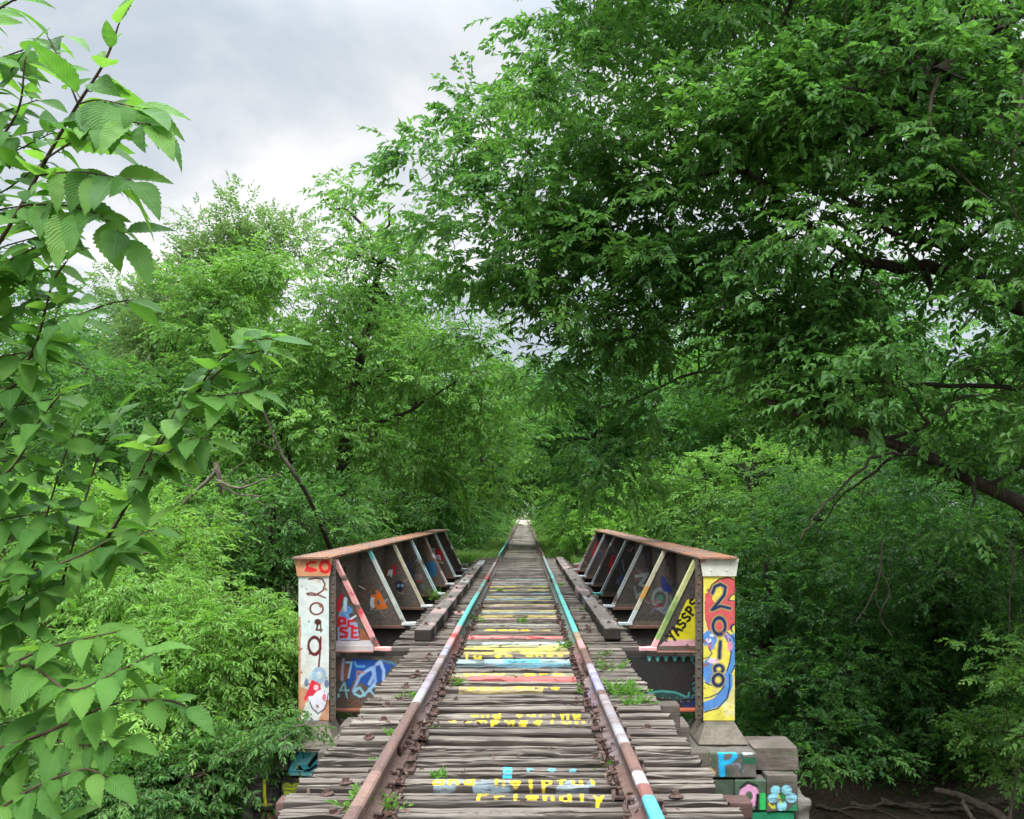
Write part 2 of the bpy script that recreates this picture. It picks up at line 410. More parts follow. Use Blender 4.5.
# =================================================================== TIES
def tie_mb(L, W, H, nx, ny, seed, ops=None, xoff=0.0, rough=1.0):
    """weathered timber: split, checked and rounded along its top"""
    mb = MB(); r = np.random.default_rng(seed)
    xs = np.linspace(-L / 2, L / 2, nx); X = xs
    def w1(f, k, a): return a * nz(xs, f, seed * 13 + k, 3)
    ye0 = -W / 2 + w1(1.6, 1, .010) + w1(9, 2, .004); ye1 = W / 2 + w1(1.6, 3, .010) + w1(9, 4, .004)
    # missing bites along the front edge
    for _ in range(r.integers(1, 4)):
        c = r.uniform(-L / 2, L / 2); wd = r.uniform(.08, .3); ye0 += r.uniform(.01, .035) * np.exp(-((xs - c) / wd) ** 4)
    ts = np.linspace(0, 1, ny)
    Y = ye0[:, None] + (ye1 - ye0)[:, None] * ts[None]
    XX = np.repeat(X[:, None], ny, 1)
    P2 = np.stack([XX.ravel() * .9, Y.ravel() * 10 + seed], 1)
    Z = (.0045 * nz(P2, 1.2, seed * 7 + 5, 3) + .0035 * nz(P2 * [1, 3], 3, seed * 7 + 6, 2)).reshape(nx, ny)
    for k in range(r.integers(3, 6)):      # long checks
        c0 = r.uniform(.15, .85); cc = c0 + .10 * nz(xs, .8, seed * 5 + k, 3) + .03 * nz(xs, 5, seed * 5 + k + 50, 2)
        msk = np.clip(nz(xs, .7, seed * 3 + k + 9, 2) * 2.2 + r.uniform(.1, .9), 0, 1)
        wd = r.uniform(.025, .06); dep = r.uniform(.018, .045)
        Z -= (msk * dep)[:, None] * np.exp(-((ts[None] - cc[:, None]) / wd) ** 2)
    edge = np.minimum(ts, 1 - ts)
    Z -= .032 * np.exp(-(edge / .08) ** 1.1)[None] * (1 + .8 * nz(xs, 4, seed + 77, 2))[:, None]
    Z += .006 * nz(xs, .5, seed + 3, 1)[:, None] * rough
    top = np.stack([XX, Y, Z], -1)
    fb = np.stack([X, ye0 + .004, np.full(nx, -H)], -1)[:, None]; fm = np.stack([X, ye0 - .002 + .005 * nz(xs, 6, seed + 8, 2), np.full(nx, -H * .4)], -1)[:, None]
    bb = np.stack([X, ye1, np.full(nx, -H)], -1)[:, None]
    V = np.concatenate([fb, fm, top, bb], 1)
    # ragged ends
    en = .02 * nz(np.arange(V.shape[1]) / 3.0, 1.0, seed + 21, 2)
    V[0, :, 0] += en; V[-1, :, 0] += en[::-1]
    n2 = V.shape[1]; P = V.reshape(-1, 3)
    c = None
    if ops:
        c = raster(P[:, 0] + xoff, P[:, 1], ops, seed, .006); c[P[:, 2] < -.06, 3] = 0
    mb.add(P, quads=grid_faces(nx, n2), c=c)
    for e, fl in ((0, 0), (nx - 1, 1)):
        ring = V[e]; m = len(ring); cen = ring.mean(0)
        tr = [((k + 1) % m, m, k) if not fl else (k, m, (k + 1) % m) for k in range(m)]
        mb.add(np.vstack([ring, cen]), tris=tr)
    return mb

def hard_box(name, mat, size, r, c, rot=None, rough=.0, seed=0):
    m = MB(); rbox(m, c, size, r, .03, rough, seed, rot=rot); return m.mesh(name, True)
def plate_mesh():
    m = MB(); rbox(m, (0, 0, .008), (.235, .15, .018), .004, .05, .002, 3, 20)
    return m
def spike_mesh():
    m = MB(); rbox(m, (0, 0, .03), (.018, .018, .05), .003, .02); rbox(m, (-.008, 0, .056), (.044, .032, .016), .006, .02)
    return m
def bolt_mesh():
    m = MB(); a = np.arange(10) * 2 * PI / 10
    def disc(r, z0, z1):
        v = np.vstack([np.stack([r * np.cos(a), r * np.sin(a), np.full(10, z0)], 1), np.stack([r * .85 * np.cos(a), r * .85 * np.sin(a), np.full(10, z1)], 1), [[0, 0, z1 + .004]]])
        m.add(v, quads=[(k, (k + 1) % 10, 10 + (k + 1) % 10, 10 + k) for k in range(10)], tris=[(10 + k, 10 + (k + 1) % 10, 20) for k in range(10)])
    disc(.046, -.004, .006); disc(.024, .006, .030)
    return m
ME_PLATE = plate_mesh().mesh('tie_plate', False); ME_PLATE.materials.append(M['iron'])
ME_SPIKE = spike_mesh().mesh('spike', False); ME_SPIKE.materials.append(M['iron'])
ME_BOLT = bolt_mesh().mesh('bolt', False); ME_BOLT.materials.append(M['iron'])

Yw = (238, 205, 40); PINK = (232, 150, 145); CY = (110, 205, 225); RED = (205, 45, 55); CREAM = (228, 226, 190); DB = (25, 60, 130)
SP = .27
tieD = {}
def paint_ops(i, y):
    """paint on one tie: py is the photograph row of the tie"""
    o = []
    def stripe(c, v0=-.2, v1=.2, x0=-.66, x1=.64, al=.9):
        o.append(('rect', (x0, v0, x1, v1), c, al * .35)); o.append(('spots', (x0, v0, x1, v1), 2.2, -.25, i % 9, c, al))
    def word(s, x0, x1, v0, h, w, c, al=1, seed=0):
        adv = (x1 - x0) / len(s); o.extend(text(s, x0, v0, adv * .74, h, w, c, al, adv=adv, jit=.06))
    if i == -1: word('amos', -.30, .42, -.05, .085, .010, (70, 66, 62), .7)
    if i == 0: word('Friendly', -.16, .62, -.052, .098, .021, Yw)
    if i == 1:
        o.append(('spots', (-.45, -.12, .55, .02), 7, .1, 3, (170, 195, 205), .35)); word('and helpful', -.45, .60, -.052, .098, .020, Yw)
    if i == 2: o.append(('rect', (-.06, -.07, .0, .07), (60, 200, 225), .9)); word('o r o s', -.05, .45, -.02, .07, .018, (105, 195, 215), .7)
    if i == 8: word('and caring', -.36, .58, -.052, .10, .022, Yw)
    if i == 7: word('compassion', -.52, .62, -.052, .10, .024, Yw, .95)
    if i == 12: stripe((226, 200, 120), -.1, .05, -.5, .3, .3); word('one more', -.4, .5, -.05, .10, .026, Yw)
    if i == 14: stripe((215, 105, 100), x0=-.70, al=.85)
    if i == 15: stripe((200, 195, 150), al=.4); word('you are', -.5, .58, -.05, .10, .030, Yw, .9)
    if i == 17: stripe((95, 150, 165), al=.7, x0=-.7)
    if i == 18: stripe((185, 215, 215), al=.6); o.append(('rect', (-.1, -.2, .3, .2), CY, .9))
    if i == 19: word('loved ones', -.6, .6, -.05, .10, .030, Yw, .9)
    if i == 20: stripe((205, 190, 110), al=.5); word('always', -.4, .5, -.05, .10, .03, (225, 200, 90), .8)
    if i == 21: stripe((222, 215, 95), al=.7)
    if i == 22: stripe((225, 222, 130), al=.7)
    if i == 23: stripe((205, 215, 205), al=.7)
    if i == 25: stripe((228, 135, 128), x0=-.78, x1=.74, al=.97); o.append(('spots', (-.6, -.2, .7, .2), 6, .2, 5, (205, 60, 60), .8))
    if i == 28: stripe((214, 196, 120), -.2, .0, -.5, .45, .7); word('hope', -.45, .2, -.1, .17, .05, Yw, .8)
    if i == 30: stripe((190, 190, 170), al=.4)
    if i in (34, 37, 41, 44, 46, 52, 55): stripe((205, 190, 110), al=.55)
    if i in (36, 45, 49, 58, 63): stripe((165, 195, 205), al=.5)
    if i in (33, 40, 60, 67): stripe((225, 190, 185), al=.5)
    if i in (36,): o.append(('rect', (-1.15, -.2, -.82, .2), (230, 170, 165), .9))
    return o
def tie_children(root, y, r, z=0):
    for s in (-1, 1):
        p = link('tie_plate', ME_PLATE, root); p.location = (s * .75, 0, z); p.rotation_euler = (0, 0, r.uniform(-.05, .05))
        for e in (-1, 1):
            k = link('spike', ME_SPIKE, root); k.location = (s * .75 + e * .088, r.uniform(-.05, .05), z + r.uniform(0, .02)); k.rotation_euler = (r.uniform(-.15, .15), r.uniform(-.12, .12), 0 if e > 0 else PI)
        if r.random() < .45:
            b = link('bolt', ME_BOLT, root); b.location = (s * r.uniform(.98, 1.08), r.uniform(-.04, .04), z + .004); b.rotation_euler = (r.uniform(-.2, .2), r.uniform(-.2, .2), 0)
W_ = .172
var_short = [tie_mb(2.58, W_, .22, 150, 24, 40 + k).mesh('railway_tie', False) for k in range(7)]
var_long = [tie_mb(3.10, W_, .22, 170, 20, 60 + k).mesh('railway_tie', False) for k in range(7)]
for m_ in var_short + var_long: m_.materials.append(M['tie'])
GT = 'wooden ties carrying the rails across the bridge'
rr = random.Random(5)
WORDS = {-1: 'grey wooden tie nearest the camera with a faint dark scrawl', 0: 'wooden tie painted with the yellow word Friendly', 1: 'wooden tie painted with the yellow words and helpful',
         2: 'wooden tie with pale cyan scribbles just beyond the yellow words and helpful', 7: 'wooden tie with the nearer-to-middle yellow lettering line, farther one of a pair of adjoining lines',
         8: 'wooden tie with wide yellow lettering, second of two adjoining yellow lines in mid deck', 12: 'wooden tie with yellow lettering starting beside green weeds',
         14: 'wooden tie painted with a full red stripe between the rails', 15: 'wooden tie with broken yellow lettering right behind the red striped tie',
         17: 'wooden tie painted dusty blue between the rails', 18: 'wooden tie painted pale white with a bright cyan middle patch', 19: 'wooden tie with yellow lettering just beyond the cyan patched tie',
         20: 'wooden tie with faded yellow letters in front of the all-yellow ties', 21: 'wooden tie painted solid yellow, nearer one of two', 22: 'wooden tie painted pale yellow, farther one of two',
         23: 'wooden tie washed with white paint in front of the pink tie', 25: 'wooden tie painted pink from rail to rail', 28: 'wooden tie with one yellow word beyond the pink tie',
         36: 'wooden tie with a pink patch outside the left rail'}
WORDS[7] = 'wooden tie with narrow yellow lettering, farther of the two adjoining lettered ties in mid deck'
WORDS[8] = WORDS[7]; WORDS[7] = 'wooden tie with broad yellow lettering, nearer of the two adjoining lettered ties in mid deck'
def D_of(i): return 5.33 + SP * i
for i in range(-20, 101):
    y = D_of(i)
    if y < 0.6: continue
    if y > 32.4: break
    long = y > 11.2
    ops = paint_ops(i, y)
    L = 3.10 if long else 2.58
    if ops:
        near = y < 9
        me = tie_mb(L, W_ , .22, 420 if near else 260, 36 if near else 20, 200 + i, ops).mesh('railway_tie', False, True)
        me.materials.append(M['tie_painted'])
    else:
        me = rr.choice(var_long if long else var_short)
    o = link('railway_tie', me)
    o.location = (rr.uniform(-.025, .025), y + rr.uniform(-.014, .014), rr.uniform(-.008, .006))
    o.rotation_euler = (rr.uniform(-.015, .015), rr.uniform(-.003, .003), rr.uniform(-.008, .008) + (PI if (not ops and rr.random() < .5) else 0))
    near_lab = 'plain grey weathered tie of the narrow near deck before the girders' if not long else 'plain grey weathered tie of the wider deck between the girders'
    if long and y > 25.6: near_lab = 'plain grey tie at the far end of the bridge past the girders'
    lab = WORDS.get(i) or (near_lab if not ops else 'faded pastel painted tie far along the deck between the girders')
    tag(o, lab, 'railway tie', GT)
    if y < 16: tie_children(o, y, rr)
M['dark_timber'] = wood('dark_beam_wood', (.020, .015, .012), (.055, .042, .035), (.10, .08, .07))
# heavier transverse timber where the deck widens
m = MB(); rbox(m, (0, 0, 0), (3.18, .22, .40), .015, .05, .006, 9, 5)
o = m.build('deck_header_timber', M['dark_timber'], None, True); o.location = (0, 11.05, -.205)
tag(o, 'thick dark crosswise timber where the deck becomes wider beside the first brackets', 'timber beam')
# ties on the ground beyond
gt = [tie_mb(2.5, .22, .16, 60, 8, 90 + k).mesh('railway_tie', False) for k in range(3)]
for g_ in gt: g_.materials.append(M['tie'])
y = 33.0
while y < 112:
    o = link('railway_tie', rr.choice(gt)); o.location = (rr.uniform(-.05, .05), y, rr.uniform(-.045, -.028)); o.rotation_euler = (0, 0, rr.uniform(-.03, .03))
    tag(o, 'old tie sunk in the path under the trees beyond the bridge', 'railway tie', 'ties in the ground beyond the bridge')
    y += rr.uniform(.52, .64)

# =================================================================== RAILS
def rail(s, bands, label):
    mb = MB()
    half = [(.07, 0), (.07, .012), (.016, .034), (.009, .05), (.009, .118), (.034, .134), (.036, .160), (.026, .171), (.012, .174)]
    prof = half + [(-a, b) for a, b in half[::-1]]
    ys = np.concatenate([np.arange(-3, 34, .03), np.arange(34, 170, .5)])
    n = len(prof); P = np.array(prof)
    cx = s * .75 + .006 * nz(ys, .25, 5 + s, 2) + np.where(abs(ys - 33) < 4, .05 * s * np.exp(-((ys - 33) / 1.6) ** 2), 0)
    cz = .018 + .006 * nz(ys, .3, 8 + s, 2) - .03 * np.exp(-((ys - 33.5) / 1.5) ** 2)
    V = np.zeros((len(ys), n, 3)); V[:, :, 0] = cx[:, None] + P[None, :, 0]; V[:, :, 1] = ys[:, None]; V[:, :, 2] = cz[:, None] + P[None, :, 1]
    c = np.zeros((len(ys), n, 4))
    r = np.random.default_rng(3 + s)
    for y0, y1, colr, al in bands:
        k = (ys >= y0) & (ys < y1)
        c[k, :, :3] = lin(colr)
        c[k, 5:-5, 3] = (al * (1 - .8 * np.clip(nz(ys[k], 6, 4, 3) * 2 - .35, 0, 1)))[:, None] * np.clip(1 - .5 * r.random((k.sum(), 1)), 0, 1)
        side = al * .55
        c[k, 1:5, 3] = np.where(r.random((k.sum(), 4)) < .6, side * .5, 0); c[k, -5:-1, 3] = c[k, 1:5, 3]
    q = grid_faces_flip(len(ys), n)
    wrap = np.stack([np.arange(len(ys) - 1) * n + n - 1, np.arange(1, len(ys)) * n + n - 1, np.arange(1, len(ys)) * n, np.arange(len(ys) - 1) * n], 1)[:, ::-1]
    mb.add(V.reshape(-1, 3), quads=np.vstack([q, wrap]), c=c.reshape(-1, 4))
    o = mb.build('rail', M['rail'], None, False, True)
    tag(o, label, 'rail', 'rails of the track')
    # joint bar along the inner side, bolted
    for yj in (6.3 if s < 0 else 9.2, 21.0):
        j = MB(); rbox(j, (s * .75 - s * .026, yj, .085), (.022, .62, .062), .006, .05)
        for k in range(4): rbox(j, (s * .75 - s * .045, yj - .22 + .147 * k, .085), (.024, .032, .032), .006, .03)
        jb = j.build('joint_bar', M['iron'], o)
    return o
def Dr(py): return F * 1.49 / (py - VY)
LAV = (168, 170, 196); WH = (190, 192, 190); TQ = (92, 200, 190); PK = (228, 150, 150)
rail(-1, [(Dr(702), Dr(690), (175, 178, 180), .8), (Dr(690), Dr(672), (180, 178, 192), .55), (Dr(672), Dr(655), (190, 185, 185), .6), (Dr(655), Dr(645), LAV, .8), (Dr(645), Dr(638), PK, .9), (Dr(638), Dr(634), (205, 60, 60), .95),
          (Dr(634), Dr(626), PK, .9), (Dr(626), Dr(592), TQ, .95), (Dr(592), Dr(586), (150, 160, 150), .6), (Dr(586), Dr(580), TQ, .9), (Dr(580), Dr(575), (215, 60, 60), .9), (Dr(575), Dr(562), (205, 190, 190), .5), (Dr(556), Dr(540), TQ, .9),
          (Dr(806), Dr(770), (175, 140, 125), .35)],
     'left rail, bare rust near the camera, then lavender, red and turquoise paint farther on')
rail(1, [(Dr(830), Dr(795), (60, 195, 220), .9), (Dr(795), Dr(784), (150, 85, 75), .5), (Dr(784), Dr(770), (196, 192, 200), .9), (Dr(768), Dr(748), (150, 105, 90), .3), (Dr(742), Dr(712), (195, 202, 212), .5), (Dr(712), Dr(694), (190, 190, 195), .4), (Dr(690), Dr(672), (160, 160, 196), .9),
         (Dr(672), Dr(664), (215, 215, 225), .8), (Dr(649), Dr(640), PK, .95), (Dr(640), Dr(632), (190, 165, 130), .7), (Dr(632), Dr(570), TQ, .95), (Dr(570), Dr(556), (150, 175, 180), .6)],
     'right rail with a cyan patch near the camera and a long turquoise stretch beyond pink')

# =================================================================== GUARD TIMBERS
def guard(x, y0, y1, rough, seed, ops, label, nseg=1):
    m = MB(); rbox(m, (0, (y0 + y1) / 2, .088), (.21, y1 - y0, .155), .022, .045, rough, seed, 2.2,
                   paintf=lambda w: raster(w[:, 0], w[:, 1], ops, seed, .02), maxn=420)
    for k in range(int((y1 - y0) / 1.9)):
        pass
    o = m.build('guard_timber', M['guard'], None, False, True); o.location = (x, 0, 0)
    for k in range(7):
        b = link('bolt', ME_BOLT, o); b.location = (random.uniform(-.03, .03), y0 + .5 + k * 1.9, .168)
    tag(o, label, 'timber', 'long timbers lying outside the rails'); return o
guard(-1.20, 11.55, 28.4, .012, 4, [('spots', (-.2, 12, .2, 19), 1.2, .25, 8, (215, 175, 170), .5), ('spots', (-.2, 15, .2, 28), 1.0, .1, 9, (200, 200, 200), .5), ('spots', (-.2, 21, .2, 24), 1.0, -.3, 9, (222, 165, 170), .5)],
      'squared long timber lying on the deck outside the left rail')
guard(1.25, 11.7, 29.5, .040, 14, [('spots', (-.2, 16, .2, 29), 1.2, .35, 8, (205, 165, 165), .5), ('spots', (-.2, 13, .2, 18), 1.5, .4, 2, (180, 185, 190), .4)],
      'rotten crumbling long timber lying on the deck outside the right rail')
for s in (-1, 1):
    m = MB(); rbox(m, (s * .76, 15, -.43), (.30, 36, .40), .02, .3, .004, 5, 3)
    o = m.build('stringer', M['timber'], None, True)
    tag(o, 'long dark bearing timber hidden under the %s rail and ties' % ('left' if s < 0 else 'right'), 'timber beam', 'bearing timbers under the ties')

# =================================================================== GIRDERS
def ZM(x0, y0, k, D):
    """returns a map from a magnified photograph crop to metres on an upright face D metres away"""
    def f(X, Y):
        p = at(x0 + X / k, y0 + Y / k, D); return (p[0], p[2])
    f.s = D / F / k
    return f
def L_(f, pts, w, c, al=1): return ('line', [f(*p) for p in pts], w * f.s, c, al)
def P_(f, pts, c, al=1): return ('poly', [f(*p) for p in pts], c, al)
def E_(f, c0, rx, ry, c, al=1): return ('ell', f(*c0), (rx * f.s, ry * f.s), c, al)
def R_(f, c0, rx, ry, w, c, al=1): return ('ring', f(*c0), (rx * f.s, ry * f.s), w * f.s, c, al)

def rivets(mb, pts, nrm, r=.016, h=.012, colr=None):
    pts = np.asarray(pts, float).reshape(-1, 3); nrm = np.array(nrm, float); nrm /= np.linalg.norm(nrm)
    a = np.cross(nrm, [0.3, .2, .9]); a /= np.linalg.norm(a); b = np.cross(nrm, a)
    ang = np.arange(8) * PI / 4
    ring = np.cos(ang)[:, None] * a + np.sin(ang)[:, None] * b
    loc = np.vstack([ring * r, ring * r * .75 + nrm * h * .65, [nrm * h]])
    q = [(k, (k + 1) % 8, 8 + (k + 1) % 8, 8 + k) for k in range(8)]; t = [(8 + k, 8 + (k + 1) % 8, 16) for k in range(8)]
    V = (pts[:, None] + loc[None]).reshape(-1, 3); off = np.arange(len(pts))[:, None, None] * 17
    c = np.zeros((len(V), 4)) if colr is None else colr(V)
    mb.add(V, quads=(np.array(q)[None] + off).reshape(-1, 4), tris=(np.array(t)[None] + off).reshape(-1, 3), c=c)

def face_xz(mb, xl, xr, z0, z1, y, res, ops, seed=1, thick=.012, warp=.004, base=None):
    """upright plate facing the camera side; xl/xr may be functions of z"""
    fl = xl if callable(xl) else (lambda z: np.full_like(z, xl)); fr = xr if callable(xr) else (lambda z: np.full_like(z, xr))
    nv = int((z1 - z0) / res) + 2; zs = np.linspace(z0, z1, nv); wmax = abs(fr(zs) - fl(zs)).max(); nu = int(wmax / res) + 2
    t = np.linspace(0, 1, nu)
    A = fl(zs)[None] + (fr(zs) - fl(zs))[None] * t[:, None]; Zs = np.repeat(zs[None], nu, 0)
    P = np.stack([A.ravel(), np.full(A.size, y), Zs.ravel()], 1)
    c = raster(P[:, 0], P[:, 2], ops, seed, warp) if ops else np.zeros((len(P), 4))
    q = grid_faces(nu, nv)
    mb.add(P, quads=q, c=c)
    Pb = P.copy(); Pb[:, 1] += thick
    mb.add(Pb, quads=q[:, ::-1], c=np.zeros((len(P), 4)))
    idx = np.concatenate([np.arange(nv), np.arange(1, nu) * nv + nv - 1, ((nu - 1) * nv + np.arange(nv - 2, -1, -1)), np.arange(nu - 2, 0, -1) * nv])
    m = len(idx); e = np.arange(m)
    mb.add(np.vstack([P[idx], Pb[idx]]), quads=np.stack([e, (e + 1) % m, (e + 1) % m + m, e + m], 1)[:, ::-1], c=np.vstack([c[idx], c[idx]]))
    return q

GY = [10.42, 12.75, 15.15, 17.45, 19.75, 22.15, 24.7]
WEBX = 2.27
def slope_x(s):
    return lambda z: s * (1.60 + (np.asarray(z) - .13) / (1.08 - .13) * (2.06 - 1.60))
# ---- graffiti, measured on the photograph
a1 = ZM(296, 550, 8.192, 10.1); a2 = ZM(296, 630, 8.192, 10.1)
MAR = (110, 18, 28); WHT = (212, 216, 208); RUST = (185, 120, 75)
left_post = [('rect', (-2.6, -.7, -2, .98), WHT, 1), ('spots', (-2.6, -.7, -2, .98), 5, .15, 31, (205, 222, 214), .7),
    ('rect', (-2.6, -.7, -2.405, .5), RUST, .85), ('spots', (-2.6, -.7, -2, -.25), 4, .0, 12, (190, 125, 80), .85),
    E_(a2, (180, 560), 78, 95, (222, 218, 224), 1), R_(a2, (190, 370), 42, 48, 34, (120, 155, 190), .7), E_(a2, (85, 430), 18, 34, (60, 95, 140), .8), E_(a2, (250, 440), 20, 34, (50, 85, 145), .8),
    E_(a2, (150, 380), 40, 40, (170, 205, 220), .6), P_(a2, [(130, 405), (160, 420), (200, 445), (205, 490), (170, 500), (140, 535), (100, 545), (75, 590), (65, 560), (100, 490), (115, 440)], (222, 45, 70)),
    E_(a2, (165, 470), 20, 22, (230, 200, 205), .9), E_(a2, (232, 550), 16, 26, (222, 80, 110), .9), L_(a2, [(110, 590), (135, 645), (180, 685), (235, 645), (258, 570), (262, 520)], 9, (45, 40, 90)),
    L_(a1, [(105, 240), (165, 230), (215, 240), (238, 280), (220, 335), (160, 372), (100, 368), (90, 358), (125, 352), (180, 366), (240, 392)], 13, MAR),
    R_(a1, (168, 480), 52, 48, 14, MAR), E_(a1, (180, 592), 28, 26, (75, 35, 30)), L_(a1, [(180, 610), (168, 655), (212, 655)], 16, (75, 35, 30)), L_(a1, [(200, 600), (205, 670)], 12, (75, 35, 30)),
    R_(a2, (152, 130), 48, 70, 20, (90, 22, 26)), L_(a2, [(205, 60), (198, 180), (188, 300)], 15, MAR), L_(a2, [(110, 195), (160, 190), (205, 150)], 14, (110, 30, 30))]
SPK = [('spots', (-3, -.7, 3, .97), 17, .74, 71, (150, 95, 62), .8), ('spots', (-3, -.7, 3, -.45), 8, .2, 72, (150, 100, 66), .8), ('spots', (-3, -.7, 3, .97), 3, .45, 73, (200, 190, 165), .4)]
left_post[2:2] = SPK; left_post += SPK[:1]
left_cap = [('rect', (-2.6, .9, -2, 1.3), (214, 150, 105), .9), ('spots', (-2.6, .9, -2, 1.3), 9, .1, 4, (232, 185, 150), .8), L_(a1, [(165, 100), (120, 98), (92, 118), (95, 145), (125, 150), (165, 165), (120, 172), (85, 160)], 22, (222, 35, 40)), R_(a1, (240, 138), 38, 44, 26, (222, 35, 40))]
b1 = ZM(640, 550, 8.192, 10.1); b2 = ZM(640, 640, 8.192, 10.1)
NV = (22, 42, 84); TAN = (165, 145, 90); YEL = (226, 212, 84); LB = (88, 140, 200); RD = (205, 85, 85)
right_post = [('rect', (2, -.7, 2.6, .98), YEL, 1), ('spots', (2, -.7, 2.6, -.45), 6, .1, 4, (225, 215, 160), .8),
    P_(b1, [(530, 360), (560, 345), (590, 285), (650, 240), (720, 225), (790, 250), (790, 350), (755, 370), (725, 410), (790, 420), (790, 600), (750, 630), (735, 660), (560, 660), (530, 560)], RD),
    P_(b1, [(590, 400), (610, 320), (660, 300), (680, 340), (660, 400), (610, 430)], (225, 205, 80)), E_(b1, (765, 640), 26, 34, NV), E_(b1, (772, 645), 16, 26, YEL),
    L_(b1, [(560, 345), (590, 285), (650, 238), (720, 224), (790, 252)], 10, (60, 25, 45)), L_(b1, [(725, 410), (750, 375), (790, 355)], 10, NV), L_(b1, [(725, 410), (790, 420)], 8, NV),
    E_(b1, (570, 730), 60, 70, LB), L_(b1, [(700, 690), (745, 740), (765, 830)], 56, (165, 150, 190)), L_(b2, [(770, -30), (775, 60), (765, 160), (730, 260)], 52, LB),
    L_(b1, [(705, 665), (765, 720), (790, 790)], 9, NV), L_(b1, [(640, 700), (700, 700), (725, 760), (735, 830)], 8, NV), L_(b2, [(800, 60), (798, 160), (760, 250), (725, 300)], 10, NV), L_(b2, [(735, -10), (748, 80), (735, 180), (712, 250)], 10, NV),
    E_(b2, (560, 250), 42, 110, LB), E_(b2, (575, 40), 34, 50, (120, 140, 200)), E_(b2, (600, 170), 46, 22, (235, 200, 215), .95), E_(b2, (735, 50), 22, 40, (230, 140, 160), .9), E_(b1, (560, 740), 22, 16, (235, 235, 245), .9), E_(b1, (590, 700), 18, 12, (235, 235, 245), .8), E_(b1, (560, 800), 26, 26, (205, 90, 130), .8),
    E_(b2, (545, 100), 20, 60, YEL), L_(b2, [(530, 150), (560, 140), (590, 110), (560, 60)], 8, NV),
    L_(b2, [(722, 300), (722, 370), (690, 450), (620, 515), (530, 545)], 78, LB), L_(b2, [(735, 280), (738, 380), (710, 480), (640, 560), (530, 592)], 11, NV), L_(b2, [(690, 380), (640, 440), (580, 465), (530, 475)], 10, NV), L_(b2, [(535, 350), (570, 368), (600, 372)], 10, NV)]
for f_, pts_, w_ in ((b1, [(592, 355), (612, 300), (660, 278), (702, 305), (692, 370), (640, 435), (590, 488), (660, 462), (738, 478)], 24), (b2, [(657, 15), (650, 145)], 24)):
    right_post += [L_(f_, pts_, w_ + 20, TAN), L_(f_, pts_, w_, NV)]
for f_, c_, rx_, ry_ in ((b1, (648, 622), 50, 68), (b2, (645, 238), 36, 34), (b2, (640, 328), 42, 46)):
    right_post += [R_(f_, c_, rx_, ry_, 42, TAN), R_(f_, c_, rx_, ry_, 23, NV)]
right_post[1:1] = SPK[2:]; right_post += SPK[:1]
right_cap = [('rect', (2, .9, 2.7, 1.3), (214, 212, 195), 1), ('spots', (2, 1.1, 2.7, 1.3), 9, .2, 4, (170, 110, 80), .8)]

g1 = ZM(296, 550, 8.192, 10.42); g1b = ZM(296, 630, 8.192, 10.46)
RR = (205, 25, 40)
gus_left = [P_(g1, [(340, 540), (400, 420), (440, 560), (505, 600), (520, 740), (340, 740)], (170, 185, 215), .75), L_(g1, [(375, 370), (352, 430), (352, 490)], 30, RR), L_(g1, [(405, 400), (400, 520)], 30, (200, 215, 225)),
    L_(g1, [(430, 470), (450, 500), (380, 530), (420, 560)], 30, (80, 150, 215), .9), L_(g1, [(490, 540), (430, 575)], 14, (225, 230, 235)),
    P_(g1, [(530, 640), (560, 660), (620, 745), (520, 745)], (165, 95, 60), .8), ('rect', (*g1(325, 792), *g1(650, 742)), (215, 205, 205), .9),
    L_(g1, [(350, 620), (352, 555), (395, 560), (400, 600), (355, 605)], 26, RR), L_(g1, [(470, 580), (430, 580), (425, 620), (470, 625)], 22, RR),
    L_(g1, [(415, 640), (370, 640), (365, 665), (415, 680), (410, 710), (365, 710)], 24, RR), L_(g1, [(500, 640), (460, 640), (458, 715), (505, 715)], 22, RR), L_(g1, [(460, 678), (495, 678)], 18, RR)]
h1 = ZM(640, 550, 8.192, 10.42)
gus_right = [P_(h1, [(385, 408), (440, 398), (490, 402), (505, 480), (505, 745), (225, 745), (235, 700), (290, 620), (340, 500)], (214, 200, 30)),
    ('spots', (*h1(150, 800), *h1(520, 735)), 9, -.3, 5, (225, 170, 175), .9)] + \
    text('YASSPSo', *h1(272, 750), 50 * h1.s, 76 * h1.s, 21 * h1.s, (14, 12, 12), 1, adv=66 * h1.s, rot=math.radians(54), jit=.12)
beam_l = [P_(g1b, [(455, 235), (640, 245), (800, 290), (700, 420), (600, 470), (480, 400), (440, 490), (405, 440)], (28, 80, 160), .95), P_(g1b, [(340, 300), (370, 270), (420, 300), (450, 340), (400, 420), (345, 400)], (150, 85, 55), .8)]
for pts, w, c in (([(388, 240), (376, 410)], 22, (165, 175, 205)), ([(360, 500), (395, 430), (420, 560)], 14, (150, 205, 210)), ([(410, 265), (455, 265), (430, 390)], 16, (160, 200, 225)), ([(350, 530), (350, 560)], 20, (150, 215, 205)),
                  ([(360, 495), (430, 495)], 12, (150, 205, 210)), ([(470, 500), (520, 380), (620, 310), (640, 360), (600, 440)], 26, (150, 180, 215)), ([(660, 280), (690, 260), (720, 330), (720, 440)], 26, (165, 190, 225)),
                  ([(640, 300), (650, 420), (610, 480)], 24, (140, 170, 215)), ([(480, 500), (520, 470), (560, 520), (530, 545), (480, 520)], 20, (150, 205, 215)), ([(600, 500), (640, 450), (690, 500)], 20, (150, 195, 220)),
                  ([(560, 540), (600, 480), (640, 530)], 16, (150, 195, 220)), ([(700, 250), (790, 270), (820, 300)], 14, (60, 130, 170)), ([(480, 260), (500, 300), (560, 300)], 18, (90, 160, 215)), ([(500, 400), (500, 340), (560, 350)], 14, (180, 120, 90))):
    beam_l.append(L_(g1b, pts, w, c, .9))
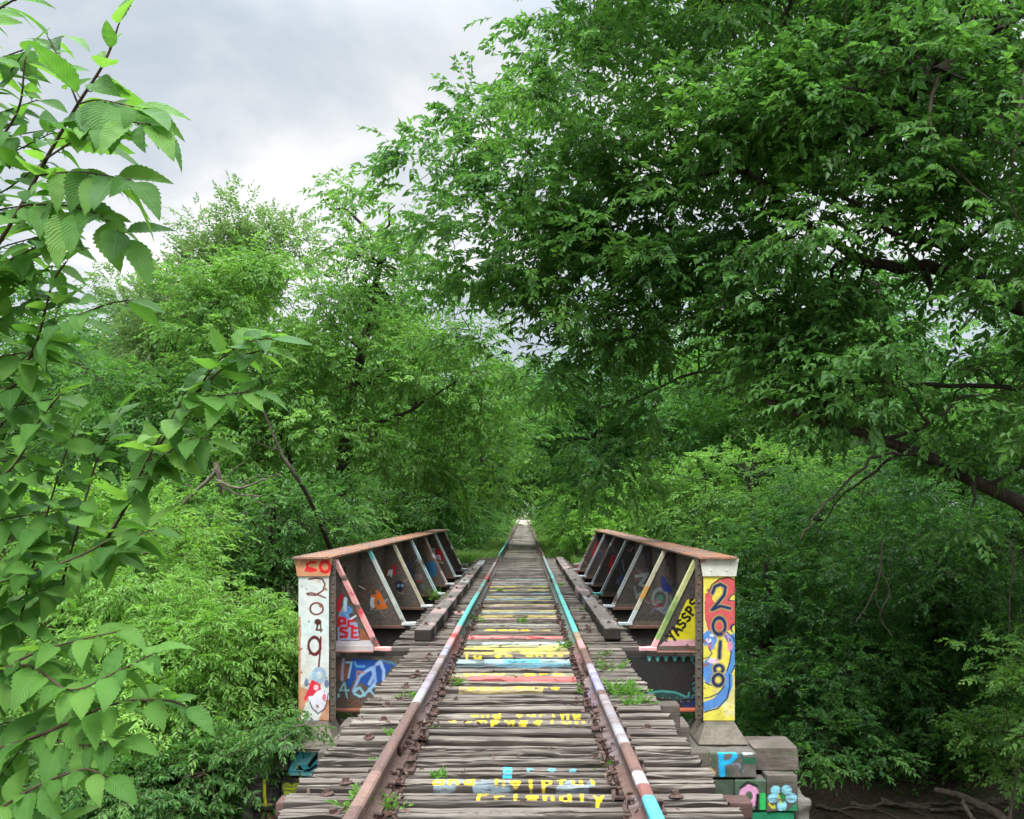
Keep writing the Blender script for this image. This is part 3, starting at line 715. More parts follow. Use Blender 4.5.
h2 = ZM(640, 640, 8.192, 10.46)
TE = (50, 130, 125)
beam_r = [('rect', (1.2, -.7, 2.3, .1), (20, 24, 26), .85), P_(h2, [(100, 440), (250, 425), (380, 470), (300, 500), (150, 470)], (35, 75, 70), .8), L_(h2, [(60, 430), (180, 418), (280, 428), (390, 468), (400, 430)], 16, (70, 150, 140)),
          L_(h2, [(430, 170), (470, 230), (470, 270), (440, 300)], 12, TE), L_(h2, [(430, 360), (460, 340), (470, 370), (435, 400), (470, 440), (430, 455)], 12, TE),
          L_(h2, [(310, 530), (325, 575)], 22, (130, 30, 45)), L_(h2, [(350, 500), (370, 570), (400, 500), (400, 580)], 18, (25, 50, 110)), L_(h2, [(430, 480), (430, 580), (470, 570), (480, 470)], 18, (22, 45, 105)), L_(h2, [(330, 480), (520, 455)], 10, (30, 90, 110)),
          ('rect', (1.2, -.66, 2.4, -.60), (205, 105, 70), .9)]
for k in range(6): beam_r.append(E_(h2, (75 + k * 70, 138 + (k % 2) * 4), 20, 17, (75, 165, 150), .9)); beam_r.append(E_(h2, (75 + k * 70, 160), 10, 12, (130, 205, 190), .8))
rnd = random.Random(11)
def doodles(s, i):
    """old tags on the other bracket plates"""
    o = []; y = GY[i]
    if i:
        for k in range(9):
            xc = s * rnd.uniform(1.85, 2.2); zc = rnd.uniform(.2, .95); cc_ = rnd.choice([(150, 150, 150), (90, 110, 130), (130, 60, 50), (60, 70, 95), (110, 125, 115), (170, 140, 120), (60, 50, 45)])
            pts = [(xc, zc)]
            for _ in range(5): pts.append((pts[-1][0] + rnd.uniform(-.09, .09), pts[-1][1] + rnd.uniform(-.11, .11)))
            o.append(('line', pts, rnd.uniform(.010, .028), cc_, rnd.uniform(.3, .7)))
    if s < 0 and i == 1:
        f = ZM(296, 550, 8.192, y)
        o += [E_(f, (632, 430), 26, 46, (205, 205, 205)), R_(f, (680, 430), 28, 40, 26, (225, 115, 30)), L_(f, [(660, 340), (690, 370), (620, 380)], 22, (225, 110, 30)), L_(f, [(700, 410), (740, 470), (690, 480)], 20, (220, 110, 35)), L_(f, [(515, 290), (565, 322)], 9, (200, 195, 175)),
              L_(f, [(465, 160), (468, 260), (440, 300)], 34, (125, 60, 45), .8), E_(f, (430, 220), 22, 34, (190, 175, 170), .8)]
    if s < 0 and i == 2:
        f = ZM(380, 530, 9.1, y)
        o += [L_(f, [(130, 330), (132, 400)], 28, RR), L_(f, [(75, 410), (90, 370), (110, 370), (100, 420)], 18, (210, 215, 215)), P_(f, [(135, 480), (180, 462), (220, 480), (215, 530), (180, 570), (145, 535)], (30, 32, 42)), E_(f, (165, 505), 14, 16, (120, 150, 180)), E_(f, (200, 505), 14, 16, (120, 150, 180)), L_(f, [(15, 200), (10, 390)], 34, (40, 60, 85))]
    if s < 0 and i == 3:
        f = ZM(380, 530, 9.1, y)
        o += [L_(f, [(280, 300), (240, 340), (300, 380), (290, 430)], 30, (50, 75, 120), .8), E_(f, (350, 430), 40, 36, (150, 130, 130), .7), L_(f, [(330, 480), (380, 460)], 14, (170, 60, 50)), L_(f, [(180, 140), (175, 220)], 24, (120, 150, 170), .8), E_(f, (390, 520), 24, 24, (90, 120, 120), .8)]
    if s < 0 and i == 4:
        f = ZM(380, 530, 9.1, y); o += [E_(f, (465, 360), 56, 80, (35, 100, 140), .95)]
    if s < 0 and i == 5:
        f = ZM(380, 530, 9.1, y)
        o += [P_(f, [(500, 170), (560, 170), (590, 270), (560, 290), (500, 220)], (175, 30, 40)), L_(f, [(460, 180), (490, 170), (500, 240), (540, 230), (550, 270), (500, 240)], 14, (215, 205, 210)), L_(f, [(520, 290), (570, 300)], 14, (180, 185, 165))]
    if s > 0 and i == 1:
        f = ZM(640, 550, 8.192, y)
        o += [R_(f, (165, 400), 60, 80, 22, (110, 120, 120), .75), L_(f, [(190, 240), (200, 320), (240, 330), (210, 280)], 40, (22, 35, 105), .9), L_(f, [(250, 380), (260, 430), (200, 520), (150, 480)], 20, (120, 125, 125), .75), L_(f, [(110, 465), (190, 455)], 14, (115, 30, 35)), E_(f, (165, 390), 26, 24, (55, 110, 95), .8), L_(f, [(120, 50), (130, 120), (150, 60)], 18, (80, 100, 95), .7)]
    if s > 0 and i == 2:
        f = ZM(570, 520, 3.72, y)
        o += [L_(f, [(245, 210), (290, 200), (260, 240), (295, 250), (255, 280)], 12, (135, 145, 140), .7), L_(f, [(240, 250), (250, 290)], 10, (120, 130, 125), .6)]
    if s > 0 and i >= 3:
        f = ZM(570, 520, 3.72, y)
        if i == 3: o += [L_(f, [(180, 215), (200, 210), (185, 240), (205, 240)], 9, (70, 90, 150), .8), L_(f, [(195, 150), (200, 190)], 7, (120, 130, 160), .7)]
        if i == 4: o += [L_(f, [(160, 135), (150, 170), (165, 180), (145, 195)], 12, (185, 25, 40))]
        if i == 5: o += [L_(f, [(120, 120), (118, 150)], 8, (70, 80, 110), .8)]
        if i == 6: o += [L_(f, [(105, 85), (92, 110), (85, 140)], 12, (150, 25, 40))]
    return o
FCOL = {-1: [(236, 165, 160), (205, 210, 190), (215, 200, 150), (170, 215, 215), (215, 195, 190), (185, 215, 215), (195, 200, 195)],
        1: [(190, 190, 130), (200, 190, 140), (150, 155, 150), (140, 145, 145), (150, 155, 155), (150, 150, 155), (150, 145, 145)]}
FOOT = {-1: [(236, 170, 165), (222, 222, 218), (215, 215, 212), (205, 215, 215), (205, 205, 200), (195, 200, 200), (190, 190, 190)],
        1: [(236, 170, 170), (196, 204, 204), (196, 200, 204), (95, 205, 190), (205, 205, 210), (200, 200, 205), (190, 190, 190)]}

for s in (-1, 1):
    side = 'left' if s < 0 else 'right'
    root = empty('bridge_girder', (0, 0, 0))
    tag(root, 'rusty riveted girder with white end post reading 2019 on the left of the track' if s < 0 else 'rusty riveted girder with yellow end post reading 2018 on the right of the track', 'bridge girder', 'plate girders either side of the track')
    # web
    m = MB(); ys = np.arange(10.14, 25.31, .03); zs = np.linspace(-.62, 1.14, 60)
    A, B = np.meshgrid(ys, zs, indexing='ij'); x = s * (WEBX - .006)
    P = np.stack([np.full(A.size, x), A.ravel(), B.ravel()], 1)
    ops = []
    for k in range(46):
        yc = rnd.uniform(10.6, 25); zc = rnd.uniform(.1, .9); c = rnd.choice([(60, 80, 120), (120, 125, 125), (150, 50, 50), (70, 110, 110), (150, 150, 145), (90, 70, 60), (40, 45, 60)])
        pts = [(yc + rnd.uniform(-.35, .35), zc + rnd.uniform(-.2, .2)) for _ in range(5)]
        ops.append(('line', pts, rnd.uniform(.02, .07), c, rnd.uniform(.4, .85)))
    c = raster(P[:, 1], P[:, 2], ops, 5, .02)
    q = grid_faces(len(ys), len(zs))
    m.add(P, quads=q[:, ::-1] if s > 0 else q, c=c)
    P2 = P.copy(); P2[:, 0] = s * (WEBX + .006); m.add(P2, quads=q if s > 0 else q[:, ::-1], c=np.zeros((len(P), 4)))
    rp = []
    for yy in np.arange(10.5, 25.2, .12):
        for zz in (1.03, -.52): rp.append((s * (WEBX - .018), yy, zz))
    box(m, *sorted((s * (WEBX - .018), s * (WEBX - .007))), 10.2, 25.28, .97, 1.12, np.zeros(4)); box(m, *sorted((s * (WEBX - .018), s * (WEBX - .007))), 10.2, 25.28, -.60, -.46, np.zeros(4))
    rivets(m, rp, (-s, 0, 0))
    m.build('web', M['steel_p'], root, False, True)
    # vertical stiffeners between the brackets, on both faces
    for k, yy in enumerate(np.linspace(11.6, 24, 6)):
        m = MB(); box(m, *sorted((s * (WEBX - .075), s * (WEBX - .008))), yy, yy + .012, -.45, .965, np.zeros(4)); box(m, *sorted((s * (WEBX + .008), s * (WEBX + .075))), yy, yy + .012, -.60, 1.10, np.zeros(4))
        m.build('stiffener', M['steel'], root)
    # end plate, cap, angle
    x0, x1 = (-2.43, -2.09) if s < 0 else (2.115, 2.465)
    m = MB(); face_xz(m, x0, x1, -.665, .985, 10.10, .0045, left_post if s < 0 else right_post, 3, .014)
    m.build('end_post', M['steel_p'], root, False, True)
    m = MB()
    fl = (lambda z: x0 - .012 - .028 * (z - .955) / .19); fr = (lambda z: x1 + .012 + .028 * (z - .955) / .19)
    face_xz(m, fl, fr, .955, 1.148, 10.082, .0045, left_cap if s < 0 else right_cap, 4, .014)
    capops = left_cap if s < 0 else right_cap
    rivets(m, [(x0 + dx, 10.082, z_) for dx, z_ in ((.04, 1.10), (.30, 1.10), (.08, 1.02), (.26, 1.02))], (0, -1, 0), .012, .009, lambda V: raster(V[:, 0], V[:, 2], capops, 4))
    m.build('cap_plate', M['steel_p'], root, False, True)
    m = MB(); xa, xb = sorted((s * 2.105, s * 2.03)) if s > 0 else (-2.085, -2.02)
    box(m, xa, xb, 10.13, 10.145, -.66, 1.14, np.zeros(4)); rivets(m, [((xa + xb) / 2, 10.13, z_) for z_ in np.arange(-.6, 1.1, .105)], (0, -1, 0), .015, .013)
    xi = xa if s > 0 else xb
    m.build('end_angle', M['steel_p'], root, False, True)
    # top flange
    m = MB(); ya, yb = 10.03, 25.42; ysq = np.arange(ya, yb, .04); xs_ = np.linspace(s * WEBX - .215, s * WEBX + .215, 16)
    A, B = np.meshgrid(ysq, xs_, indexing='ij')
    tops = [('spots', (ya, -3, yb, 3), 1.1, .2, 6 + s, (225, 195, 180), .8), ('spots', (13.5, -3, 21, 3), 1.2, -.1, 16 + s, (205, 200, 200), .75), ('spots', (ya, -3, yb, 3), 1.6, .15, 26 + s, (80, 48, 38), .85)]
    zt = 1.172 + .003 * nz(np.stack([A.ravel(), B.ravel() * 3], 1), 1.5, 3)
    P = np.stack([B.ravel(), A.ravel(), zt], 1)
    m.add(P, quads=grid_faces(len(ysq), 16)[:, ::-1], c=raster(P[:, 1], P[:, 0] * 2, tops, 7, .03))
    Pb = P.copy(); Pb[:, 2] = 1.150; m.add(Pb, quads=grid_faces(len(ysq), 16))
    nq = len(ysq)
    for e in (0, 15):
        idx = np.arange(nq) * 16 + e; v = np.vstack([P[idx], Pb[idx]]); k = np.arange(nq - 1); qq = np.stack([k, k + 1, k + 1 + nq, k + nq], 1)
        m.add(v, quads=qq if e else qq[:, ::-1])
    for e in (0, nq - 1):
        idx = e * 16 + np.arange(16); v = np.vstack([P[idx], Pb[idx]]); k = np.arange(15); qq = np.stack([k, k + 1, k + 17, k + 16], 1)
        m.add(v, quads=qq[:, ::-1] if e else qq)
    rivets(m, [(s * WEBX + dx, yy, 1.172) for yy in np.arange(10.1, 25.3, .14) for dx in (-.15, .15)], (0, 0, 1), .017, .013)
    m.build('top_flange', M['flange'], root, False, True)
    m = MB(); box(m, s * WEBX - .18, s * WEBX + .18, 10.13, 25.35, -.664, -.645); box(m, s * WEBX - .15, s * WEBX + .15, 10.15, 25.3, 1.128, 1.148)
    m.build('bottom_flange', M['steel'], root)
    # brackets
    for i, y in enumerate(GY):
        m = MB(); sx = slope_x(s); inner = s * (WEBX - .02)
        ops = (gus_left if s < 0 else gus_right) if i == 0 else doodles(s, i)
        if s < 0: face_xz(m, inner, sx, .075, 1.10, y, .007 if i < 2 else .012, ops, 20 + i)
        else: face_xz(m, sx, inner, .075, 1.10, y, .007 if i < 2 else .012, ops, 20 + i)
        rv = [(s * (WEBX - .06), y, z_) for z_ in np.arange(.16, 1.08, .1)] + [(s * x_, y, .105) for x_ in np.arange(1.72, 2.2, .10)]
        allops = ops
        rivets(m, rv, (0, -1, 0), .015, .012, lambda V: raster(V[:, 0], V[:, 2], allops, 20 + i) if allops else np.zeros((len(V), 4)))
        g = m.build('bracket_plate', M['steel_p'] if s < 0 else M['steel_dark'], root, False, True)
        # sloping angle, painted
        m = MB(); cc = FCOL[s][i]; zz = np.linspace(.10, 1.125, 70); w = .042
        xo = sx(zz)
        for (ya_, yb_, xa_, xb_) in ((y - .016, y - .003, xo, xo + s * w), (y - .016, y + .085, xo - s * .010, xo + s * .0)):
            V = np.stack([np.stack([xa_, np.full_like(zz, ya_), zz], 1), np.stack([xb_, np.full_like(zz, ya_), zz], 1), np.stack([xb_, np.full_like(zz, yb_), zz], 1), np.stack([xa_, np.full_like(zz, yb_), zz], 1)], 1)
            n = len(zz); ii = (np.arange(n - 1)[:, None] * 4 + np.arange(4)[None]); jj = (np.arange(n - 1)[:, None] * 4 + (np.arange(4)[None] + 1) % 4)
            qq = np.stack([ii, ii + 4, jj + 4, jj], -1).reshape(-1, 4)
            if s > 0: qq = qq[:, ::-1]
            P = V.reshape(-1, 3)
            cw_ = tuple(int(.6 * q_ + .4 * 190) for q_ in cc); o_ = [('rect', (-3, 0, 3, 1.2), (120, 95, 80), .35), ('spots', (-3, 0, 3, 1.2), 5, -.62, 7 + i, cw_ if i else cc, .9)]
            if i == 0 and s < 0: o_ += [('spots', (-3, 0, 3, .95), 9, .15, 3, (215, 70, 80), .9), ('rect', (-3, 1.02, 3, 1.2), (235, 180, 170), .9)]
            if i == 1 and s < 0: o_ += [('rect', (-3, 1.0, 3, 1.2), (110, 190, 180), .9)]
            if i == 0 and s > 0: o_ += [('spots', (-3, 0, 3, 1.2), 4, .0, 3, (120, 150, 80), .8), ('rect', (-3, 0, 3, .2), (236, 170, 170), .95)]
            if i == 1 and s > 0: o_ += [('rect', (-3, .45, 3, .62), (205, 150, 60), .9), ('rect', (-3, 0, 3, .28), (196, 204, 204), .95)]
            if i in (4, 6): o_ += [('spots', (-3, 0, 3, 1.2), 5, .0, 3, (110, 85, 75), .9)]
            m.add(P, quads=qq, c=raster(P[:, 0], P[:, 2], o_, 9 + i, .01))
        m.build('sloping_angle', M['steel_p'], g, False, True)
        # foot and base angle
        fc = np.append(lin(FOOT[s][i]), .95)
        m = MB(); rbox(m, (s * 1.535, y + .02, .088), (.20, .09, .042), .008, .02, .006, 3 + i, 12, paintf=lambda w_: np.tile(fc, (len(w_), 1)))
        m.build('bracket_foot', M['steel_p'], g, False, True)
        m = MB(); xa, xb = sorted((s * 1.64, s * (WEBX - .10))); box(m, xa, xb, y - .045, y - .002, .056, .068, np.append(lin((190, 130, 115) if i == 0 else (150, 105, 85)), .7 if i < 3 else .4)); box(m, xa, xb, y - .012, y - .001, .068, .125, np.append(lin((205, 195, 192)), .8 if (i == 0 and s < 0) else .0))
        m.build('base_angle', M['steel_p'], g, False, True)
    # bearing under the near end
    m = MB(); xc = (x0 + x1) / 2; zt_, zb_ = -.675, -.885
    def ring(hx, ya_, yb_, z_): return [(xc - hx, ya_, z_), (xc + hx, ya_, z_), (xc + hx, yb_, z_), (xc - hx, yb_, z_)]
    V = ring(.165, 10.06, 10.5, zt_) + ring(.175, 10.05, 10.52, zt_ - .02) + ring(.275, 9.88, 10.75, zb_ + .012) + ring(.275, 9.88, 10.75, zb_)
    q = [(3, 2, 1, 0)[::-1]] + [tuple(a + 4 * l for a in ()) for l in ()] if False else [(0, 1, 2, 3)]
    for l in range(3):
        for k in range(4): q.append((4 * l + k, 4 * l + 4 + k, 4 * l + 4 + (k + 1) % 4, 4 * l + (k + 1) % 4))
    m.add(V, quads=q)
    o = m.build('bearing_pedestal', M['plinth'], root, False, True); tag(o, 'flared stained pedestal carrying the end post')

# floor beams
for i, y in enumerate(GY):
    m = MB(); r_ = .008 if i == 0 else .05
    for s in (-1, 1):
        xa, xb = (-(WEBX - .03), -1.30) if s < 0 else (1.30, WEBX - .03)
        ops = (beam_l if s < 0 else beam_r) if i == 0 else []
        if i: xa, xb = (-(WEBX - .03), -1.585) if s < 0 else (1.585, WEBX - .03)
        face_xz(m, xa, xb, -.60, .03 if i else -.005, y + .035, r_, ops, 40 + i)
        if i == 0:
            rv = [(s * x_, y + .035, z_) for x_ in np.arange(1.5, 2.2, .085) for z_ in (-.53,)] + [(s * (x_ + .04), y + .035, -.49) for x_ in np.arange(1.5, 2.2, .085)] + [(s * (WEBX - .17), y + .035, z_) for z_ in np.arange(-.45, -.05, .09)]
            rivets(m, rv, (0, -1, 0), .013, .011)
        oc = np.append(lin((205, 110, 75)), .85 if i == 0 and s > 0 else .3)
        box(m, xa, xb, y - .06, y + .14, -.622, -.602, oc)
        if i: box(m, xa, xb, y - .07, y + .14, .032, .054, np.append(lin((150, 100, 80)), .3))
    box(m, -1.55, 1.55, y + .03, y + .05, -1.02, -.64, np.zeros(4)); box(m, -2.2, 2.2, y - .05, y + .13, -.64, -.624, np.zeros(4))
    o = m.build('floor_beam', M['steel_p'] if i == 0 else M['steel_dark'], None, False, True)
    tag(o, 'steel cross beam at the near girder ends with blue scrawl on its left side' if i == 0 else 'dark steel cross beam under bracket pair number %s counted from the near end' % ['one', 'two', 'three', 'four', 'five', 'six', 'seven'][i], 'cross beam', 'steel cross beams between the girders')

# =================================================================== PIER
def block(x0, x1, y0, y1, z0, z1, mat, label, cat, ops=None, rough=.009, r=.012, res=.03, seed=1, group='blocks of the near pier', name='pier_block'):
    m = MB()
    def pf(w):
        w = w
        c = raster(w[:, 0], w[:, 2], ops, seed, .004) if ops else np.zeros((len(w), 4))
        if ops: c[w[:, 1] > y0 + .03, 3] = 0
        return c
    rbox(m, ((x0 + x1) / 2, (y0 + y1) / 2, (z0 + z1) / 2), (x1 - x0 - .006, y1 - y0, z1 - z0 - .006), r, .010 if ops else res, rough, seed, 5, paintf=pf)
    o = m.build(name, mat, None, False, True)
    tag(o, label, cat, group); return o
q = ZM(640, 680, 5.565, 9.6); ql = ZM(240, 730, 9.2, 9.6)
def X(px, D=9.6): return at(px, 0, D)[0]
def Zz(py, D=9.6): return at(0, py, D)[2]
CYB = (40, 175, 225)
opsP = [('spots', (1.7, -1.3, 2.7, -.7), 4, .25, 5, (60, 95, 70), .6), L_(q, [(330, 425), (350, 460), (410, 518)], 26, (200, 160, 110)), L_(q, [(345, 480), (385, 440)], 18, (195, 160, 115)), ('rect', (*q(570, 468), *q(645, 430)), (30, 105, 70), .9), L_(q, [(575, 412), (620, 408)], 14, (215, 225, 220)),
        L_(q, [(510, 470), (545, 465), (570, 510)], 12, (130, 130, 140)), L_(q, [(560, 400), (575, 440), (560, 520)], 14, (70, 90, 85)), L_(q, [(450, 395), (458, 525)], 34, CYB), L_(q, [(448, 398), (520, 395), (532, 425), (500, 455), (465, 462)], 26, CYB)]
block(X(687), X(757), 9.6, 10.9, Zz(778), -.895, M['stone_p'], 'pier block under the yellow post with a blue letter P', 'stone block', opsP, seed=2)
block(X(757), X(800, 9.7), 9.75, 10.25, Zz(771, 9.75), -.875, M['timber'], 'big squared grey block sticking out on top right of the pier', 'timber block', None, .012, seed=3)
opsPk = [('rect', (2.1, -1.7, 2.8, -1.1), (62, 100, 72), .65), R_(q, (607, 645), 38, 46, 34, (226, 160, 195)), L_(q, [(655, 640), (650, 720)], 18, (20, 30, 25)), ('rect', (*q(668, 725), *q(700, 630)), (50, 190, 95), .95), L_(q, [(560, 600), (600, 570), (650, 590)], 16, (25, 40, 32)), L_(q, [(600, 700), (570, 730)], 10, (20, 30, 25))]
block(X(735), X(766.5), 9.6, 10.6, Zz(811), Zz(780), M['stone_p'], 'pier block with a pink ring and green paint', 'stone block', opsPk, seed=4)
block(X(705), X(735), 9.62, 10.6, Zz(811), Zz(780), M['stone_p'], 'mossy green pier block between the deck edge and the pink ring', 'stone block', [('rect', (2, -1.7, 2.4, -1.1), (52, 84, 62), .6)], seed=5)
LBf = (150, 220, 235)
opsF = [E_(q, (755, 612), 28, 26, LBf), E_(q, (817, 612), 28, 28, LBf), E_(q, (742, 658), 30, 26, LBf), E_(q, (842, 655), 32, 28, LBf), E_(q, (790, 700), 26, 34, LBf), E_(q, (795, 655), 14, 28, (40, 130, 70)), P_(q, [(712, 690), (735, 720), (760, 715), (750, 690), (735, 700), (722, 680)], (225, 225, 40)), L_(q, [(770, 640), (785, 690)], 10, (200, 210, 80)),
        P_(q, [(820, 730), (870, 680), (880, 740), (760, 745), (800, 720)], (30, 150, 95), .95)]
block(X(766.5), X(798), 9.6, 10.3, Zz(812), Zz(775), M['crib'], 'dark pier block painted with a pale blue flower', 'timber block', opsF, .01, seed=6)
block(X(752), X(796), 9.62, 10.4, -2.0, Zz(812.5), M['stone_p'], 'pier block painted solid green at the foot of the flower block', 'stone block', [('rect', (2.4, -2.1, 3.1, -1.5), (25, 140, 95), .9)], seed=7)
block(X(796), X(814), 9.7, 10.6, -2.05, Zz(800, 9.7), M['stone'], 'pale beige broken stone at the lower right corner of the pier', 'stone block', None, .03, .05, seed=8)
block(X(700), X(751), 9.66, 10.4, -2.0, Zz(812.5), M['stone'], 'grey pier block low down behind the rusty timber end', 'stone block', None, seed=9)
# left
opsK = [('rect', (-2.5, -1.2, -1.8, -.7), (16, 18, 20), .9), P_(ql, [(445, 385), (470, 320), (510, 260), (570, 165), (865, 168), (865, 205), (790, 300), (700, 395), (480, 392)], (80, 180, 200)), ('spots', (-2.5, -1.2, -1.8, -.7), 5, .1, 8, (140, 205, 215), .8),
        L_(ql, [(640, 325), (690, 260), (740, 225), (765, 290)], 40, (14, 14, 16)), L_(ql, [(700, 330), (660, 360), (600, 380)], 30, (14, 14, 16)), P_(ql, [(510, 370), (545, 315), (590, 375)], (16, 14, 18)), L_(ql, [(590, 175), (585, 260)], 12, (90, 60, 90)), L_(ql, [(700, 175), (670, 220)], 16, (215, 220, 225)), L_(ql, [(470, 385), (720, 392)], 12, (30, 120, 130))]
block(X(287), X(345), 9.6, 10.9, Zz(777), Zz(747), M['stone_p'], 'pier block with cyan and black lettering left of the deck', 'stone block', opsK, seed=12)
block(X(262), X(287), 9.63, 10.5, Zz(772), Zz(747), M['crib'], 'mossy olive pier block left of the cyan lettering', 'timber block', [('spots', (-3, -1.3, -2.3, -.8), 3, -.2, 4, (70, 80, 20), .8)], .012, seed=13)
block(X(268), X(348), 9.5, 10.85, Zz(746.5), -.85, M['plinth'], 'thin grey cap slab on the left side of the pier', 'stone slab', None, .008, .015, seed=14, group=None)
block(X(280), X(330), 9.6, 10.6, Zz(811), Zz(779), M['crib'], 'dark pier block with a yellow green heart shape', 'timber block', [('rect', (-2.8, -1.6, -2, -1.1), (16, 18, 16), .85), E_(ql, (432, 525), 44, 40, (185, 205, 30)), E_(ql, (520, 530), 50, 42, (185, 205, 30)), P_(ql, [(395, 545), (560, 550), (480, 620), (400, 610)], (185, 205, 30))], seed=15)
block(X(250), X(280), 9.6, 10.4, Zz(811), Zz(779), M['crib'], 'black pier block with a small yellow stem painted on it', 'timber block', [('rect', (-3.1, -1.6, -2, -1.1), (14, 15, 16), .9), L_(ql, [(225, 460), (228, 600), (240, 690)], 26, (190, 190, 30)), L_(ql, [(180, 690), (290, 685)], 16, (190, 180, 40)), L_(ql, [(160, 560), (180, 640)], 14, (70, 70, 75)), L_(ql, [(290, 560), (270, 650)], 14, (70, 70, 75))], seed=16)
block(X(252), X(300), 9.64, 10.4, -2.0, Zz(812), M['crib'], 'dark lower pier block with red paint', 'timber block', [('rect', (-3.1, -2.1, -2, -1.5), (20, 14, 14), .9), L_(ql, [(200, 770), (210, 900)], 30, (150, 20, 30)), L_(ql, [(260, 760), (300, 880)], 30, (150, 20, 30))], seed=17)
block(X(236), X(251), 9.7, 10.5, -2.0, Zz(798), M['stone'], 'rough grey stone at the lower left corner of the pier', 'stone block', None, .025, .04, seed=18)
# the body of the pier under the deck and its lower courses
block(X(345) + .004, X(687) - .004, 9.66, 10.9, -1.16, -1.03, M['timber'], 'dark bearing timber under the deck between the painted pier blocks', 'timber beam', None, .008, res=.15, seed=21, group=None, name='bearing_timber')
for k, (z0, z1) in enumerate(((-1.56, -1.17), (-2.0, -1.57))):
    block(-2.2 + .03 * k, 2.05 - .03 * k, 9.7, 10.8, z0, z1, M['stone'], 'long hidden grey stone course inside the pier, %s' % ('upper' if k == 0 else 'lower'), 'stone block', None, .01, res=.15, seed=22 + k)
kk = 0
for z0, z1 in ((-2.45, -2.01), (-2.9, -2.46), (-3.4, -2.91)):
    xx = -2.95 - .05 * kk
    while xx < 2.9:
        w = rr.uniform(.7, 1.1); block(xx, min(xx + w, 3.15), 9.6, 10.9, z0, z1, M['stone'], 'plain grey stone in the low courses of the near pier', 'stone block', None, .014, .03, .08, 30 + kk * 9 + int(xx * 3) % 7); xx += w + .005
    kk += 1
# timber ends and stub
def timber(x0, x1, y0, y1, z0, z1, label, mat='timber', name='timber_beam', rough=.008, seed=3, cat='timber beam'):
    m = MB(); rbox(m, ((x0 + x1) / 2, (y0 + y1) / 2, (z0 + z1) / 2), (x1 - x0, y1 - y0, z1 - z0), .02, .06, rough, seed, 4)
    o = m.build(name, M[mat], None, True); tag(o, label, cat); return o
M['redwood'] = wood('red_brown_timber', (.05, .025, .022), (.14, .075, .065), (.22, .14, .12))
timber(-2.30, 2.31, 8.66, 8.92, -1.29, -1.12, 'reddish brown crosswise timber whose ends stick out both sides below the near deck', 'redwood', seed=31)
timber(1.50, 1.72, 9.35, 9.56, -1.02, -.33, 'short upright timber stub beside the right deck edge', 'timber', 'timber_post', seed=33, cat='post')
for s in (-1, 1):
    for y_ in (8.75, 2.5):
        timber(s * 1.5 - .15, s * 1.5 + .15, y_ - .15, y_ + .15, -3.7, -1.28, 'dark trestle post on the %s side, %s the camera' % ('left' if s < 0 else 'right', 'farther from' if y_ > 5 else 'nearer to'), 'timber', 'timber_post', seed=35, cat='post')
timber(-2.2, 2.2, 2.35, 2.65, -1.27, -.64, 'crosswise trestle timber under the deck just ahead of the camera', seed=37)
timber(-1.9, 1.9, 8.70, 8.88, -1.118, -.64, 'packing timber between the deck and the reddish cross timber', seed=38)
timber(-1.9, 1.9, 9.75, 10.2, -1.02, -.64, 'packing timber between the deck and the pier top', seed=39)
# far backwall
kk = 0
for s in (-1, 1):
    xx = 1.62
    while xx < 4.6:
        w = rr.uniform(.45, .8); kk += 1
        o_ = [('spots', (-6, -.5, 6, .3), 2.5, -.1, kk, rr.choice([(110, 170, 165), (160, 60, 60), (150, 160, 165)]), .7)]
        xa, xb = sorted((s * xx, s * (xx + w)))
        block(xa, xb, 27.4, 27.9, -.45, rr.uniform(.06, .13), M['stone_p'], 'stone in the low painted wall at the far %s end of the bridge' % ('left' if s < 0 else 'right'), 'stone block', o_, .02, .03, .06, kk, 'stones of the far backwall', 'wall_stone'); xx += w
for z0, z1 in ((-1.1, -.66), (-1.8, -1.12), (-2.6, -1.82), (-3.4, -2.62)):
    block(-3.6, 3.6, 25.0, 26.4, z0, z1, M['stone'], 'grey stone course of the far pier, %.1f metres down' % -z1 if False else 'grey stone course of the far pier under the girder ends', 'stone block', None, .02, .03, .2, int(-z0 * 10), 'stone courses of the far pier')
# =================================================================== GROUND
def sstep(a, b, x):
    t = np.clip((x - a) / (b - a), 0, 1); return t * t * (3 - 2 * t)
def hgt(x, y):
    x = np.asarray(x, float); y = np.asarray(y, float)
    p = np.stack([x.ravel(), y.ravel()], 1)
    n = nz(p, .09, 50, 3).reshape(x.shape); n2 = nz(p, .5, 51, 3).reshape(x.shape)
    yb = y + 1.2 * n
    floor = -3.5
    farb = sstep(24.0, 30.5, yb)
    side = sstep(3.0, 6.0, abs(x)) * sstep(15.2, 17.6, y + .5 * n2) * .9 * (x > 0) + sstep(3.0, 6.5, abs(x)) * sstep(12, 18, yb) * 1.1 * (x < 0)
    side = side + sstep(4, 9, abs(x)) * sstep(17, 27, yb) * 1.4
    h = floor + np.minimum(side, 3.0) + (3.32 - np.minimum(side, 3.0)) * farb
    h = h + (3.0) * sstep(1, -8, y)
    lat = sstep(3.2, 14, -x) * sstep(14, 4, y) * 1.6
    h = np.minimum(h + lat * (y < 30), 0.4)
    road = sstep(3.4, 1.9, abs(x)) * sstep(29.5, 32, y)
    h = h * (1 - road) + road * -.14
    rough = (.10 * n2 + .25 * n * sstep(2, 8, abs(x))) * (1 - road)
    far = sstep(60, 300, np.hypot(x, y)); return h + rough * (1 - .6 * far) - .0 * far
